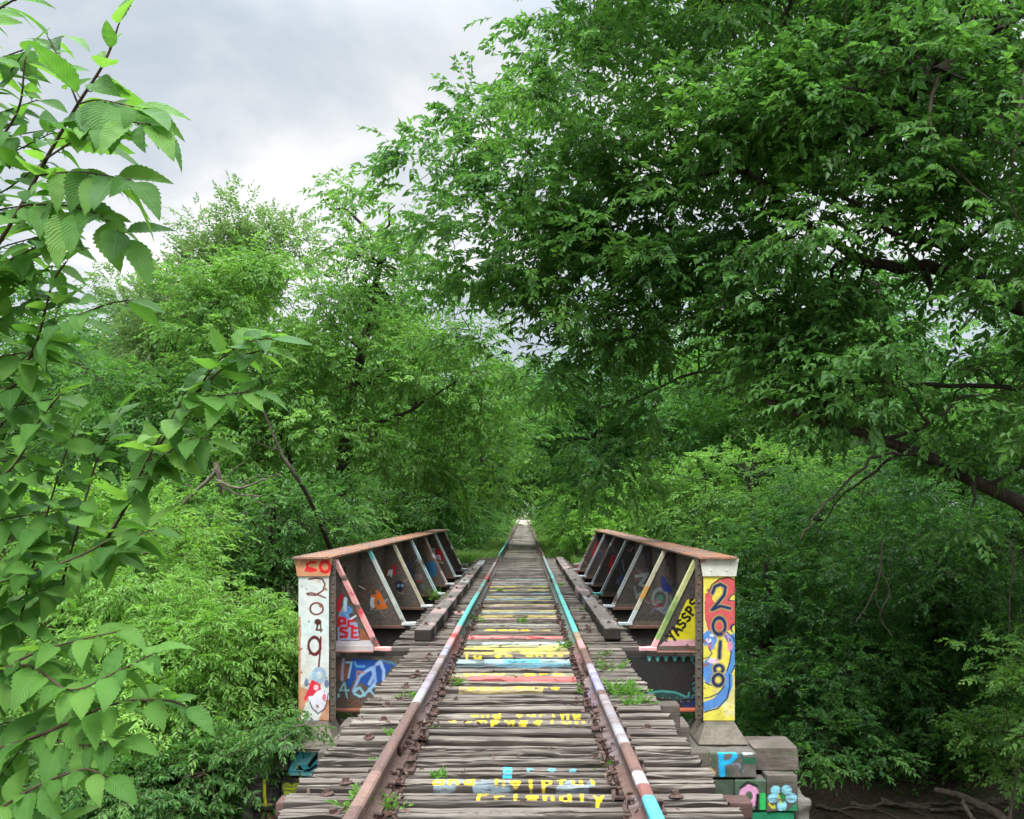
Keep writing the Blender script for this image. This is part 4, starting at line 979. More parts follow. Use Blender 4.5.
def ax(lo, hi, fine_lo, fine_hi, d):
    a = np.arange(fine_lo, fine_hi, d)
    k = []; s = d; p = fine_hi
    while p < hi: k.append(p); s *= 1.16; p += s
    l = []; s = d; p = fine_lo - d
    while p > lo: l.append(p); s *= 1.16; p -= s
    return np.unique(np.concatenate([[lo], l, a, k, [hi]]))
xs = ax(-420, 420, -22, 22, .28); ys = ax(-60, 620, 2, 44, .28)
A, B = np.meshgrid(xs, ys, indexing='ij')
Hh = hgt(A, B)
m = MB(); m.add(np.stack([A.ravel(), B.ravel(), Hh.ravel()], 1), quads=grid_faces(len(xs), len(ys)))
tag(m.build('ground', M['soil'], None, True), kind='structure')
ys2 = np.arange(32.45, 420, .5); xs2 = np.linspace(-1.9, 1.9, 14)
A, B = np.meshgrid(xs2, ys2, indexing='ij'); A = A * (1 + .10 * nz(B.ravel(), .4, 8).reshape(A.shape))
Zb = -.045 + .015 * nz(np.stack([A.ravel(), B.ravel()], 1), 2, 8, 3).reshape(A.shape) - .13 * (abs(A) / 1.9) ** 4
m = MB(); m.add(np.stack([A.ravel(), B.ravel(), Zb.ravel()], 1), quads=grid_faces(14, len(ys2)))
tag(m.build('path', M['gravel'], None, True), kind='structure')

# =================================================================== FOLIAGE TOOLS
def norm(a): return a / np.maximum(np.linalg.norm(a, axis=-1, keepdims=True), 1e-9)
def leaves(mb, P, A, N, L, W, fold=.25, curl=.12):
    """P base, A along, N normal, L/W arrays: small folded leaves, four corners each"""
    A = norm(A); S = norm(np.cross(A, N)); N = norm(np.cross(S, A))
    L = L[:, None]; W = W[:, None]
    mid = P + A * L * .42
    l = mid + S * W * .5 + N * W * fold; r = mid - S * W * .5 + N * W * fold
    tip = P + A * L - N * L * curl
    V = np.stack([P, r, tip, l], 1).reshape(-1, 3)
    k = np.arange(len(P))[:, None] * 4
    T = np.concatenate([k + np.array([[0, 1, 2]]), k + np.array([[0, 2, 3]])], 1).reshape(-1, 3)
    mb.add(V, tris=T)
def leaves6(mb, P, A, N, L, W, fold=.22, curl=.2):
    A = norm(A); S = norm(np.cross(A, N)); N = norm(np.cross(S, A)); L = L[:, None]; W = W[:, None]
    m1 = P + A * L * .3 ; m2 = P + A * L * .66 - N * L * curl * .3
    V = np.stack([P, m1 - S * W * .46 + N * W * fold, m2 - S * W * .36 + N * W * fold, P + A * L - N * L * curl, m2 + S * W * .36 + N * W * fold, m1 + S * W * .46 + N * W * fold, m1, m2], 1).reshape(-1, 3)
    k = np.arange(len(P))[:, None] * 8
    T = np.concatenate([k + np.array([t]) for t in ((0, 1, 6), (2, 3, 7), (3, 4, 7), (0, 6, 5))], 1).reshape(-1, 3)
    Q = np.concatenate([k + np.array([t]) for t in ((1, 2, 7, 6), (6, 7, 4, 5))], 1).reshape(-1, 4)
    mb.add(V, quads=Q, tris=T)
def sprays(lmb, tmb, P, Dv, R, Ls, n, ll, lw, droop=.25, spread=1.0, hang=.25, hi=False, jit=.35, twig=.004):
    """leafy twigs: each carries n leaves set alternately either side"""
    S = len(P); Dv = norm(Dv)
    up = np.array([0, 0, 1.0]); Nn = norm(up + R.normal(0, jit, (S, 3)))
    side = norm(np.cross(Dv, Nn)); Nn = norm(np.cross(side, Dv))
    Lr = Ls * R.uniform(.6, 1.25, S)
    t = (np.arange(n) + .6) / n
    pos = P[:, None] + Dv[:, None] * (Lr[:, None] * t[None])[..., None] - up * (droop * Lr[:, None] * t[None] ** 2)[..., None]
    sg = np.where(np.arange(n) % 2 == 0, 1, -1)[None, :, None] * np.ones((S, 1, 1)); sg[:, -1] *= .1
    A = Dv[:, None] * (.55 + .5 * t[None, :, None]) + side[:, None] * sg * spread * (1.05 - .5 * t[None, :, None]) - up * hang * R.uniform(.2, 2.0, (S, n, 1)) + R.normal(0, .22, (S, n, 3))
    N = Nn[:, None] + R.normal(0, .30, (S, n, 3))
    taper = (1.05 - .35 * abs(t - .45) * 2)[None]
    L = ll * taper * R.uniform(.65, 1.25, (S, n)); W = L * lw * R.uniform(.85, 1.15, (S, n))
    keep = R.random((S, n)) < .93
    f = leaves6 if hi else leaves
    f(lmb, pos[keep], A[keep], N[keep], L[keep], W[keep])
    if tmb is not None:
        tt = np.array([0, .5, 1.0]); c = P[:, None] + Dv[:, None] * (Lr[:, None] * tt)[..., None] - up * (droop * Lr[:, None] * tt ** 2)[..., None]
        rad = np.array([twig, twig * .75, twig * .4]); ang = np.arange(3) * 2 * PI / 3
        V = c[:, :, None] + rad[None, :, None, None] * (np.cos(ang)[None, None, :, None] * side[:, None, None] + np.sin(ang)[None, None, :, None] * Nn[:, None, None])
        base = np.arange(S)[:, None] * 9; q = []
        for l in range(2):
            for k in range(3): q.append((l * 3 + k, l * 3 + (k + 1) % 3, l * 3 + 3 + (k + 1) % 3, l * 3 + 3 + k))
        Q = (np.array(q)[None] + base[:, :, None]).reshape(-1, 4)
        tmb.add(V.reshape(-1, 3), quads=Q)

def branch(tmb, a, b, r0, r1, R, bend=.12, sag=.06, sides=6, start_dir=None, n=6):
    a = np.asarray(a, float); b = np.asarray(b, float); L = np.linalg.norm(b - a)
    if L < 1e-3: return [a, b]
    m1 = a + (b - a) * .35 + R.normal(0, bend * L * .5, 3); m2 = a + (b - a) * .7 + R.normal(0, bend * L * .5, 3)
    m1[2] += sag * L; m2[2] += sag * L
    P = catmull([a, m1, m2, b], 3)
    P[1:-1] += R.normal(0, .006 * L, (len(P) - 2, 3))
    tube(tmb, P, np.linspace(r0, r1, len(P)), sides); return P

LOG = []
DM, PM, LM = 2.1, 1.8, 1.12
def tree(name, label, cat, trunk, tr, ells, dens=2.2, rc=.62, per=9, ll=.10, lw=.5, Ls=.42, n=9, leaf='l_mid', barkm='bark', seed=1, group=None,
         limbs=(), droop=.25, hang=.3, flat=.55, hi=False, limb_r=.07, spread=1.0, shell=.45, twigs=True, parent_at=None, trunk_name='trunk', crown_name='crown', hole=0.0):
    """trunk: list of points; ells: (centre, radii) lumps of the crown"""
    dens *= DM; per = int(per * PM); ll *= LM
    R = np.random.default_rng(seed); t = MB(); l = MB()
    base = np.array(trunk[0], float); off = -base
    nodes = []; nr = []
    TP = catmull(trunk, 5); rad = np.linspace(tr, tr * .35, len(TP)); rad[0] *= 1.35; rad[1] *= 1.1
    tube(t, TP + off, rad, 9)
    k0 = max(1, int(len(TP) * .3))
    nodes += list(TP[k0:]); nr += list(rad[k0:])
    for pts, r0, r1 in limbs:
        LP = catmull(pts, 5); rr_ = np.linspace(r0, r1, len(LP)); LP[1:-1] += R.normal(0, .015, (len(LP) - 2, 3))
        tube(t, LP + off, rr_, 7); nodes += list(LP); nr += list(rr_)
    cl = []
    for c, r in ells:
        c = np.array(c, float); r = np.array(r, float) * np.ones(3)
        na = np.array(nodes); d = np.linalg.norm(na - c, axis=1) + .6 * np.maximum(0, na[:, 2] - c[2] + .2)
        j = int(np.argmin(d))
        if np.linalg.norm(na[j] - c) > .5:
            rr0 = min(nr[j] * .75, limb_r); P = branch(t, na[j] + off, c + off, rr0, rr0 * .4, R, .10, .05, 7) - off
            nodes += list(P); nr += list(np.linspace(rr0, rr0 * .4, len(P)))
        vol = 4.19 * r.prod(); K = max(3, int(vol * dens / (rc ** 3 * 9)))
        u = norm(R.normal(size=(K, 3))); rad_ = R.random(K) ** (1 / 3.0 * (1 - shell) )
        q = c + u * r * rad_[:, None]
        q += .18 * r * np.stack([nz(q, .5, seed + 60 + a_) for a_ in range(3)], 1)
        if hole: q = q[nz(q, .55, seed + 90, 2) > -1 + hole]
        cl += [(x_, c) for x_ in q]
    SP_, SD = [], []
    na = np.array(nodes); nra = np.array(nr)
    for q, c in cl:
        d = np.linalg.norm(na - q, axis=1); j = int(np.argmin(d))
        r0 = float(np.clip(nra[j] * .5, .008, .04)); P = branch(t, na[j] + off, q + off, r0, r0 * .3, R, .16, .04, 4)
        m_ = int(per * R.uniform(.6, 1.4)); s_ = R.uniform(.7, 1.25)
        o = R.normal(size=(m_, 3)) * np.array([rc, rc, rc * flat]) * .55 * s_
        out = norm(q - c)
        SP_.append(q + o * .8); SD.append(o / rc * 1.3 + out * .55 + R.normal(0, .25, (m_, 3)) * [1, 1, .5] + [0, 0, .06])
    SPa = np.concatenate(SP_); SDa = np.concatenate(SD)
    sprays(l, t if twigs else None, SPa + off, SDa, R, Ls, n, ll, lw, droop, spread, hang, hi)
    root = empty(name, base); tag(root, label, cat, group)
    t.build(trunk_name, M[barkm], root, True); l.build(crown_name, M[leaf], root)
    root['n'] = int(len(SPa) * n)
    del root['n']; LOG.append((name, len(SPa) * n))
    return root
def EL(px, py, D, rx, ry, rz): return (at(px, py, D), (rx, ry, rz))

# =================================================================== BIG ELM ON THE RIGHT
tb = np.array([9.6, 14.2, -2.6])
trunk = [tb, tb + [-.3, -.1, 2.2], tb + [-.5, -.3, 4.6], tb + [-.9, -.2, 7.4], tb + [-1.5, 0, 10.5], tb + [-2.4, .3, 13]]
lim = [([at(1130, 560, 14), at(1024, 505, 13.3), at(930, 458, 12.8), at(880, 440, 12.8), at(800, 415, 12.8), at(760, 398, 13)], .13, .03),
       ([at(930, 458, 12.8), at(880, 455, 12.2), at(840, 490, 12), at(812, 520, 11.8), at(800, 540, 11.7)], .028, .007),
       ([at(900, 450, 12.8), at(870, 475, 13), at(840, 500, 13.3), at(815, 535, 13.6)], .026, .007),
       ([at(880, 440, 12.8), at(920, 428, 12.5), at(960, 400, 12.3), at(985, 395, 12.2)], .035, .01),
       ([at(1120, 420, 14), at(1030, 392, 13.5), at(950, 385, 13.5), at(860, 382, 13.7), at(780, 378, 14), at(700, 372, 14.3), at(650, 392, 14.5), at(600, 408, 14.6)], .045, .012),
       ([at(1110, 330, 14), at(1000, 300, 13.4), at(940, 270, 13.2), at(870, 262, 13.4), at(790, 215, 13.8), at(730, 170, 14.3), at(600, 215, 14.6), at(540, 225, 14.8)], .12, .02),
       ([at(1090, 80, 14), at(1030, 52, 12.6), at(985, 48, 12.4), at(930, 75, 12.4), at(880, 125, 12.6), at(862, 135, 12.8)], .12, .04),
       ([at(1060, 120, 14), at(940, 160, 14), at(820, 130, 14.5), at(750, 60, 15), at(720, 10, 15.2)], .10, .02),
       ([at(820, 130, 14.5), at(800, 80, 14.0), at(790, 40, 13.8), at(786, 15, 13.8)], .04, .01),
       ([at(1000, 300, 13.4), at(955, 255, 12.9), at(900, 235, 12.7), at(850, 200, 12.7), at(815, 185, 12.8)], .07, .02)]
big = [EL(735, 30, 15.2, 3.4, 3.2, 2.4), EL(590, 130, 15, 2.0, 2.4, 1.5), EL(590, 35, 15.4, 1.3, 2, 1.0), EL(500, 225, 14.8, 1.6, 2.2, 1.15), EL(452, 168, 14.6, .7, 1.0, .30), EL(500, 130, 14.8, .9, 1.2, .5), EL(445, 262, 14.8, .5, 1.1, .8),
       EL(640, 270, 14.6, 2.3, 2.6, 1.5), EL(790, 200, 13.6, 2.3, 2.4, 1.8), EL(545, 355, 15.2, 1.25, 1.8, .9), EL(610, 440, 15.4, 1.05, 1.6, .75), EL(690, 385, 14.6, 1.8, 2.0, .95), EL(575, 480, 16, .5, 1, .45),
       EL(900, 110, 12.8, 2.0, 2.0, 2.0), EL(1000, 20, 12.6, 2.0, 2, 1.8), EL(930, 290, 12.8, 2.2, 2.2, 1.3), EL(830, 360, 13.2, 1.8, 1.8, .95), EL(1010, 390, 12.6, 1.7, 1.7, 1.1), EL(1020, 210, 12.2, 1.6, 1.6, 1.4),
       EL(900, 420, 12.4, 1.1, 1.2, .6), EL(640, 190, 15, 2, 2.2, 1.2), EL(1180, 100, 14, 2.6, 3.5, 3.2), EL(1200, 330, 14.5, 2.4, 3, 2.4), EL(860, -110, 15, 4.2, 3.6, 2.2), EL(490, 300, 15.2, .9, 1.2, .6), EL(975, 500, 12.3, .8, .9, .6), EL(900, 385, 12.0, 1.6, .8, .5), EL(960, 385, 11.8, 1.2, .8, .5), EL(1000, 375, 11.8, .8, .8, .5), EL(870, 400, 11.8, 1.0, .7, .35), EL(840, 385, 12.4, 1.0, .8, .4), EL(900, 250, 12.0, 1.2, .9, .5), EL(470, 330, 15.5, 1.0, 1.2, .7), EL(700, 300, 14.5, 1.8, 1.6, 1.0), EL(610, 320, 15, 1.4, 1.5, .8), EL(790, 325, 13.2, 1.5, 1.2, .7), EL(940, 235, 12, 1.5, 1.2, .8), EL(570, 465, 16, .9, 1.2, .7), EL(530, 420, 16, .7, 1.2, .6), EL(650, 440, 15.2, 1.0, 1.2, .5), EL(700, 215, 14, 1.6, 1.6, 1.0), EL(860, 215, 12.0, 1.3, 1.0, .8), EL(960, 330, 11.4, 1.0, .9, .7), EL(860, 90, 11.6, 1.2, 1.0, .8), EL(980, 130, 11.0, 1.1, 1.0, .8), EL(780, 130, 12.6, 1.2, 1.0, .9), EL(760, 250, 12.8, 1.3, 1.0, .8), EL(850, 290, 12.4, 1.2, 1.0, .7), EL(840, 170, 14, 1.6, 1.5, 1.2), EL(820, 225, 12.4, .9, .8, .5), EL(880, 265, 12.2, .9, .8, .5)]
tree('elm_tree', 'huge dark leafy elm leaning in from the right and arching over the bridge', 'tree', trunk, .42, big, dens=1.7, rc=.66, per=11, ll=.138, lw=.50, Ls=.42, n=10, leaf='l_elm', seed=11, limbs=lim, droop=.32, hang=.45, flat=.36, limb_r=.06, shell=.25, hole=.38)

# =================================================================== LEFT TREES
b = at(345, 640, 22)
tree('box_elder_tree', 'light green tree with a forked trunk left of the bridge, tallest sprigs against the sky', 'tree',
     [[b[0], 22, -2.4], at(338, 560, 22), at(342, 470, 22), at(350, 410, 22), at(362, 350, 22.2), at(372, 300, 22.5), at(385, 240, 22.6)], .20,
     [EL(300, 285, 22, 2.0, 2.2, 1.0), EL(220, 300, 22, 1.4, 2, 1.1), EL(380, 270, 22.5, 1.3, 1.8, 1.3), EL(330, 210, 22.5, .7, .8, .45), EL(395, 205, 22.3, .9, 1, .7), EL(345, 190, 22.5, .35, .5, .4), EL(440, 380, 22, 1.6, 2, 1.4), EL(280, 370, 21.5, 1.9, 2, 1.2), EL(360, 360, 21.6, 1.4, 1.5, 1.0),
      EL(392, 440, 22.5, 1.9, 2, 1.1), EL(290, 450, 21, 1.6, 2, 1.2), EL(480, 460, 22.5, 1.1, 1.6, 1.4), EL(235, 400, 21.5, 1.3, 1.6, 1.2), EL(455, 320, 22.4, .9, 1.4, 1.1)],
     dens=2.0, rc=.58, per=9, ll=.15, lw=.42, Ls=.46, n=9, leaf='l_elder', seed=21, limb_r=.07, shell=.3, hang=.45, hole=.2,
     limbs=[([at(350, 410, 22), at(365, 388, 21.6), at(385, 372, 21.4), at(408, 360, 21.3)], .06, .015), ([at(342, 470, 22), at(300, 480, 21.3), at(285, 445, 21), at(262, 410, 21)], .07, .02),
            ([at(350, 430, 22), at(400, 415, 21.8), at(440, 392, 21.8), at(475, 370, 22)], .06, .015), ([at(362, 350, 22.2), at(330, 320, 22), at(318, 300, 22)], .045, .012)])
tree('tall_poplar_tree', 'grey green feathery tree rising behind the light green one at upper left', 'tree', [at(225, 620, 32) * [1, 1, 0] + [0, 0, -1], at(222, 450, 32), at(218, 350, 32), at(216, 285, 32)], .22,
     [EL(215, 300, 32, 2.0, 2, 2.2), EL(160, 330, 32, 1.6, 2, 1.9), EL(240, 232, 32, 1.6, 1.2, .9), EL(205, 225, 32, .7, .9, .5), EL(270, 250, 32, 1.4, 1.4, 1.1), EL(130, 290, 33, .9, 1.2, 1.1), EL(200, 400, 32, 2.6, 2, 1.6), EL(120, 400, 32, 1.8, 2, 1.5)],
     dens=2.6, rc=.62, per=12, ll=.17, lw=.42, twigs=False, Ls=.55, n=9, leaf='l_cedar', seed=22, flat=1.0, droop=.05, hang=.1, shell=.3, hole=.2)
tree('leafy_tree', 'mid green tree low on the left behind the close sapling leaves', 'tree', [[-10.8, 21, -1.9], at(60, 520, 21), at(75, 440, 21)], .2,
     [EL(60, 440, 21, 2.6, 2.2, 1.8), EL(140, 440, 21, 1.6, 2, 1.5), EL(-20, 360, 21.5, 2.4, 2, 2.2), EL(90, 520, 20, 2.4, 2, 1.3), EL(95, 380, 21, 1.0, 1.2, .8), EL(170, 390, 22, .9, 1.2, 1.0)], dens=1.8, rc=.62, per=9, ll=.15, lw=.45, leaf='l_mid', seed=23, shell=.3)
tree('understory_tree', 'dark leafy understory tree right behind the left girder', 'tree', [[-6.2, 18.5, -2.6], at(265, 600, 18), at(270, 520, 18)], .14,
     [EL(270, 530, 18, 1.7, 1.5, 1.1), EL(325, 520, 19, 1.3, 1.6, .9), EL(200, 540, 18, 1.5, 1.5, 1.1), EL(415, 490, 28, 1.6, 1.5, 1.2), EL(180, 600, 17, 1.6, 1.4, 1.0), EL(305, 610, 19, 1.2, 1.2, .9), EL(450, 500, 26, .8, 1.2, .5)], dens=2.4, rc=.5, per=9, ll=.115, lw=.45, Ls=.4, leaf='l_mid', seed=24, shell=.3)
tree('trackside_tree', 'green tree closing over the left side of the far track opening', 'tree', [[-3.9, 30, -.4], [-3.7, 30, 1.6], [-3.2, 30, 3.4]], .16,
     [EL(475, 475, 29, 1.4, 1.6, 1.4), EL(440, 440, 29, 1.8, 1.8, 1.7), EL(497, 430, 30, 1.2, 1.6, 1.2), EL(450, 505, 31, 1.2, 1.2, .5), EL(400, 500, 29, 1.6, 1.4, 1.2), EL(480, 498, 33, .7, 1.0, .7), EL(520, 400, 33, 1.4, 2, 1.3)], dens=2.0, rc=.55, per=9, ll=.16, lw=.45, Ls=.42, n=8, leaf='l_mid', seed=25, shell=.3, twigs=False)

# bushes left of the near girder
tree('bush', 'bright green feathery bush touching the white 2019 post', 'bush', [[-3.6, 11.2, -3.3], at(215, 800, 11), at(210, 720, 11)], .05,
     [EL(215, 655, 11.2, .95, 1.0, .55), EL(260, 640, 11.4, .50, .8, .42), EL(150, 640, 11.4, .8, .9, .45), EL(222, 715, 10.8, .42, .8, .6), EL(165, 720, 10.6, .9, .9, .6), EL(268, 675, 11.0, .22, .5, .35), EL(220, 600, 11.8, .5, .6, .28), EL(130, 600, 12, .6, .7, .3)],
     dens=5.5, rc=.34, per=9, ll=.085, lw=.36, Ls=.30, n=11, leaf='l_bush', barkm='stem', seed=31, limb_r=.02, flat=.5, hang=.55, droop=.4, shell=.4, hi=True, spread=1.2, trunk_name='stem', crown_name='foliage')
tree('bush', 'lower green bush beside the stacked blocks of the left pier', 'bush', [[-3.9, 10.3, -3.3], at(190, 850, 10), at(190, 790, 10)], .04,
     [EL(200, 785, 10, .75, .8, .5), EL(212, 775, 9.9, .26, .5, .38), EL(130, 800, 9.6, .8, .8, .5), EL(70, 780, 9.6, .8, .8, .6), EL(180, 840, 9.6, .9, .8, .4), EL(285, 733, 9.45, .18, .10, .06), EL(305, 728, 9.6, .16, .08, .05)],
     dens=5.5, rc=.32, per=9, ll=.075, lw=.42, Ls=.27, n=11, leaf='l_mid', barkm='stem', seed=32, limb_r=.02, flat=.5, hang=.5, shell=.4, hi=True, trunk_name='stem', crown_name='foliage')
tree('bush', 'pale green bush low at far left behind the sapling', 'bush', [[-5.8, 12, -2.4], at(60, 700, 12), at(70, 640, 12)], .05,
     [EL(60, 640, 12.5, 1.3, 1.2, .8), EL(120, 570, 13.5, 1.1, 1.2, .8), EL(0, 560, 13, 1.5, 1.2, 1.2), EL(60, 740, 11, 1.2, 1.0, .6), EL(-60, 700, 11, 1.2, 1.2, .9), EL(150, 530, 15, 1.0, 1.2, .7)], dens=2.8, rc=.42, per=9, ll=.095, lw=.42, Ls=.33, n=10, leaf='l_bush', barkm='stem', seed=33, limb_r=.03, shell=.4, trunk_name='stem', crown_name='foliage')
# right
tree('leafy_tree', 'light green rounded tree behind the right girder', 'tree', [[6.6, 24, -1.6], at(745, 590, 24), at(752, 520, 24), at(748, 475, 24)], .13,
     [EL(760, 480, 24, 2.2, 2.0, .95), EL(700, 500, 24, 1.5, 1.8, .9), EL(660, 500, 25, .9, 1.4, .9), EL(820, 520, 23, 1.8, 1.8, 1.1), EL(730, 550, 22.5, 1.8, 1.8, .9), EL(790, 575, 21, 1.7, 1.6, .9), EL(665, 555, 26, 1.0, 1.4, .6)], dens=2.2, rc=.55, per=9, ll=.13, lw=.42, Ls=.44, n=9, leaf='l_elder', seed=41, shell=.3, flat=.3, hang=.2,
     limbs=[([at(752, 560, 23.4), at(712, 540, 22.6), at(705, 515, 22.4), at(716, 490, 22.4)], .04, .01)])
tree('bush', 'light green bush beside the far track opening on the right', 'bush', [[1.9, 33, -.3], [2.1, 33, .5], [2.2, 33, 1.2]], .05,
     [EL(570, 525, 33, 1.0, 1.2, .65), EL(605, 515, 33, 1.1, 1.2, .8), EL(640, 505, 32, 1.0, 1.1, .7), EL(560, 534, 34, .35, .8, .25), EL(560, 498, 34, .5, .9, .4), EL(625, 530, 30, 1.0, 1.0, .4)], dens=2.8, rc=.5, per=9, ll=.16, lw=.45, leaf='l_bush', seed=42, shell=.3, twigs=False, trunk_name='stem', crown_name='foliage')
tree('trackside_tree', 'dark tree over the right side of the far track opening', 'tree', [[3.6, 36, -.3], [3.5, 36, 2.2], [3.1, 36, 4.2], [2.4, 37, 5.6]], .18,
     [EL(575, 440, 36, 1.8, 2, 1.5), EL(620, 470, 35, 1.6, 2, 1.3), EL(545, 455, 38, 1.1, 1.8, 1.1), EL(660, 430, 35, 2.4, 2, 1.6), EL(600, 380, 36, 2.2, 2, 1.6), EL(540, 400, 38, 1.6, 2, 1.4), EL(556, 492, 38, .8, 1, .6), EL(528, 470, 41, 1.7, 2.2, 1.0), EL(518, 436, 43, 2.4, 2.4, 1.6), EL(526, 489, 46, 1.5, 2.5, .7), EL(503, 470, 40, 1.0, 1.6, 1.1)], dens=1.9, rc=.6, per=9, ll=.18, lw=.45, n=8, leaf='l_dark', seed=43, shell=.3, twigs=False)
spec = [('understory_tree', 'dark small tree in the shade at the right edge below the long limb', [8.3, 17.5, -2.4], [EL(930, 560, 17, 1.6, 1.4, 1.0), EL(990, 600, 16.5, 1.3, 1.3, 1.0), EL(1040, 540, 17, 1.6, 1.4, 1.2), EL(870, 560, 18, 1.5, 1.4, 1.0)], 51, 'l_dark'),
        ('understory_tree', 'dark small tree just right of the yellow post', [5.4, 19, -2.4], [EL(800, 610, 18.5, 1.5, 1.4, .9), EL(770, 560, 20, 1.3, 1.4, .8), EL(850, 620, 18, 1.3, 1.3, .9), EL(860, 500, 20, 1.7, 1.5, 1.0), EL(760, 640, 19, 1.0, 1.2, .8)], 52, 'l_dark'),
        ('understory_tree', 'dark tree far back at the right edge under the elm', [13, 25, -1.5], [EL(950, 490, 24, 2.6, 2.2, 1.8), EL(1040, 460, 24, 2.4, 2.2, 2.0), EL(880, 440, 25, 2.4, 2.2, 1.6), EL(1010, 560, 22, 2.2, 1.8, 1.4)], 53, 'l_mid')]
for nm, lb, bs, el, sd, lf in spec:
    tree(nm, lb, 'tree', [bs, [bs[0] - .1, bs[1], bs[2] + 1.6], [bs[0] - .2, bs[1], bs[2] + 3]], .11, el, dens=2.0, rc=.55, per=9, ll=.125, lw=.46, Ls=.42, n=9, leaf=lf, seed=sd, shell=.3, flat=.4)
for lb, px, py, D, el, sd in (('shade bush on the bank right above the exposed roots', 920, 800, 16.3, [EL(900, 735, 16.6, 1.3, 1.0, .55), EL(950, 700, 17, 1.3, 1.0, .7), EL(850, 720, 17, 1.0, 1.0, .65)], 61),
                              ('shade bush close behind the big grey block of the right pier', 800, 760, 15.5, [EL(820, 745, 15.2, .9, .9, .45), EL(790, 690, 16.5, 1.0, 1.0, .7), EL(840, 670, 17, 1.2, 1.0, .7)], 62),
                              ('pale leaved shrub at the right edge of the view over the bank', 1010, 740, 13.5, [EL(1005, 655, 13.5, .45, .6, .35), EL(1030, 700, 13.5, .7, .7, .6), EL(1000, 730, 14.6, .8, .7, .5), EL(1020, 760, 14.8, .7, .7, .35)], 63),
                              ('shade bush in the middle of the right bank', 930, 690, 18, [EL(930, 640, 18, 1.5, 1.2, .8), EL(880, 660, 18, 1.2, 1.1, .8), EL(990, 670, 17.5, 1.4, 1.1, .9)], 64)):
    b = at(px, py, D); b[2] = float(hgt(b[0], D)) - .1
    tree('bush', lb, 'bush', [b, b + [0, 0, .6], b + [.1, 0, 1.2]], .04, el, dens=3.0, rc=.42, per=9, ll=.105, lw=.52, Ls=.32, n=9, leaf='l_elder' if sd == 63 else 'l_vine', seed=sd, shell=.4, limb_r=.02, flat=.4, trunk_name='stem', crown_name='foliage')

# woods round about: one grown tree and its copies
protos = []
for k, (lf, cx) in enumerate((('l_mid', 0), ('l_elder', 0), ('l_dark', 0))):
    R = np.random.default_rng(70 + k)
    el = [((R.uniform(-1.6, 1.6), R.uniform(-1.6, 1.6), z_), (R.uniform(1.5, 2.3), R.uniform(1.5, 2.3), R.uniform(1.1, 1.5))) for z_ in (.7, 1.3, 2.4, 3.6, 3.8, 5.0, 5.2, 6.4, 7.6)]
    p = tree('woodland_tree', 'x', 'tree', [[0, 0, -.4], [.1, 0, 2.5], [0, .2, 5], [.2, 0, 7.2]], .2, el, dens=1.25, rc=.72, per=10, ll=.20, lw=.5, Ls=.6, n=7, leaf=lf, seed=80 + k, shell=.25, twigs=False, limb_r=.08)
    protos.append(p)
places = []
for D in (39, 45, 52, 60, 69, 79, 90, 102, 115):
    s_ = 1.0 if D < 55 else 1.3
    o_ = 4.9 if D < 55 else 6.0
    places += [(-o_, D, s_, 'left'), (o_, D + 3, s_, 'right')]
for (x, y, s_) in ((-9, 33, 1.0), (-13, 27, .8), (-17, 24, .8), (-15, 36, 1.1), (-21, 31, 1), (-8.5, 41, 1.1), (-26, 27, 1.0), (-20, 16, .9), (-22, 42, 1.15), (-30, 38, 1.1)): places.append((x, y, s_, 'leftwood'))
for (x, y, s_) in ((8.5, 33, 1.1), (13, 33, 1.15), (18, 30, 1.1), (22, 25, 1.0), (16, 23, .9), (9.5, 41, 1.3), (16, 41, 1.3), (24, 36, 1.3), (28, 29, 1.2), (20, 18, .9), (24, 12, .9), (32, 40, 1.3)): places.append((x, y, s_, 'rightwood'))
for (x, y, s_) in ((1.5, 205, 1.9), (-7, 210, 1.9), (-12, 175, 1.6), (-3, 190, 1.7), (7, 185, 1.6), (15, 178, 1.6), (-20, 180, 1.6)): places.append((x, y, s_, 'end'))
lab = {'left': 'tree of the row along the left of the far track beyond the bridge', 'right': 'tree of the row along the right of the far track beyond the bridge',
       'leftwood': 'tree in the wood filling the background on the left', 'rightwood': 'tree in the wood filling the background on the right', 'end': 'pale distant tree closing the view at the far end of the track'}
grp = {'left': 'trees along the left of the far track', 'right': 'trees along the right of the far track', 'leftwood': 'trees of the left wood', 'rightwood': 'trees of the right wood', 'end': 'trees at the end of the track'}
for k in range(26):
    x = -66 + k * 5.3 + rr.uniform(-2, 2)
    if abs(x) > 7: places.append((x, 52 + 9 * (k % 3) + rr.uniform(-2, 2), 1.25 + .25 * (k % 2), 'leftwood' if x < 0 else 'rightwood'))
for k in range(24):
    x = -120 + k * 10.5
    if abs(x) > 16: places.append((x, 92 + rr.uniform(-6, 6), 1.9, 'leftwood' if x < 0 else 'rightwood'))
used = set()
for k, (x, y, s_, g_) in enumerate(places):
    pi = [0, 2, 0, 1, 2][k % 5] if g_ != 'end' else 1
    if g_ == 'rightwood': pi = (0, 2)[k % 2]
    if g_ in ('left', 'right'): pi = (2, 2, 0)[k % 3]
    if pi in used: o = copy_tree(protos[pi])
    else: o = protos[pi]; used.add(pi)
    o.location = (x + rr.uniform(-.4, .4), y + rr.uniform(-1, 1), float(hgt(x, y)) - .1)
    z_ = s_ * rr.uniform(.9, 1.1)
    o.scale = (z_ * 1.05, z_ * 1.05, z_ * rr.uniform(.95, 1.1)); o.rotation_euler = (0, 0, rr.uniform(0, 6.28))
    tag(o, lab[g_], 'tree', grp[g_])

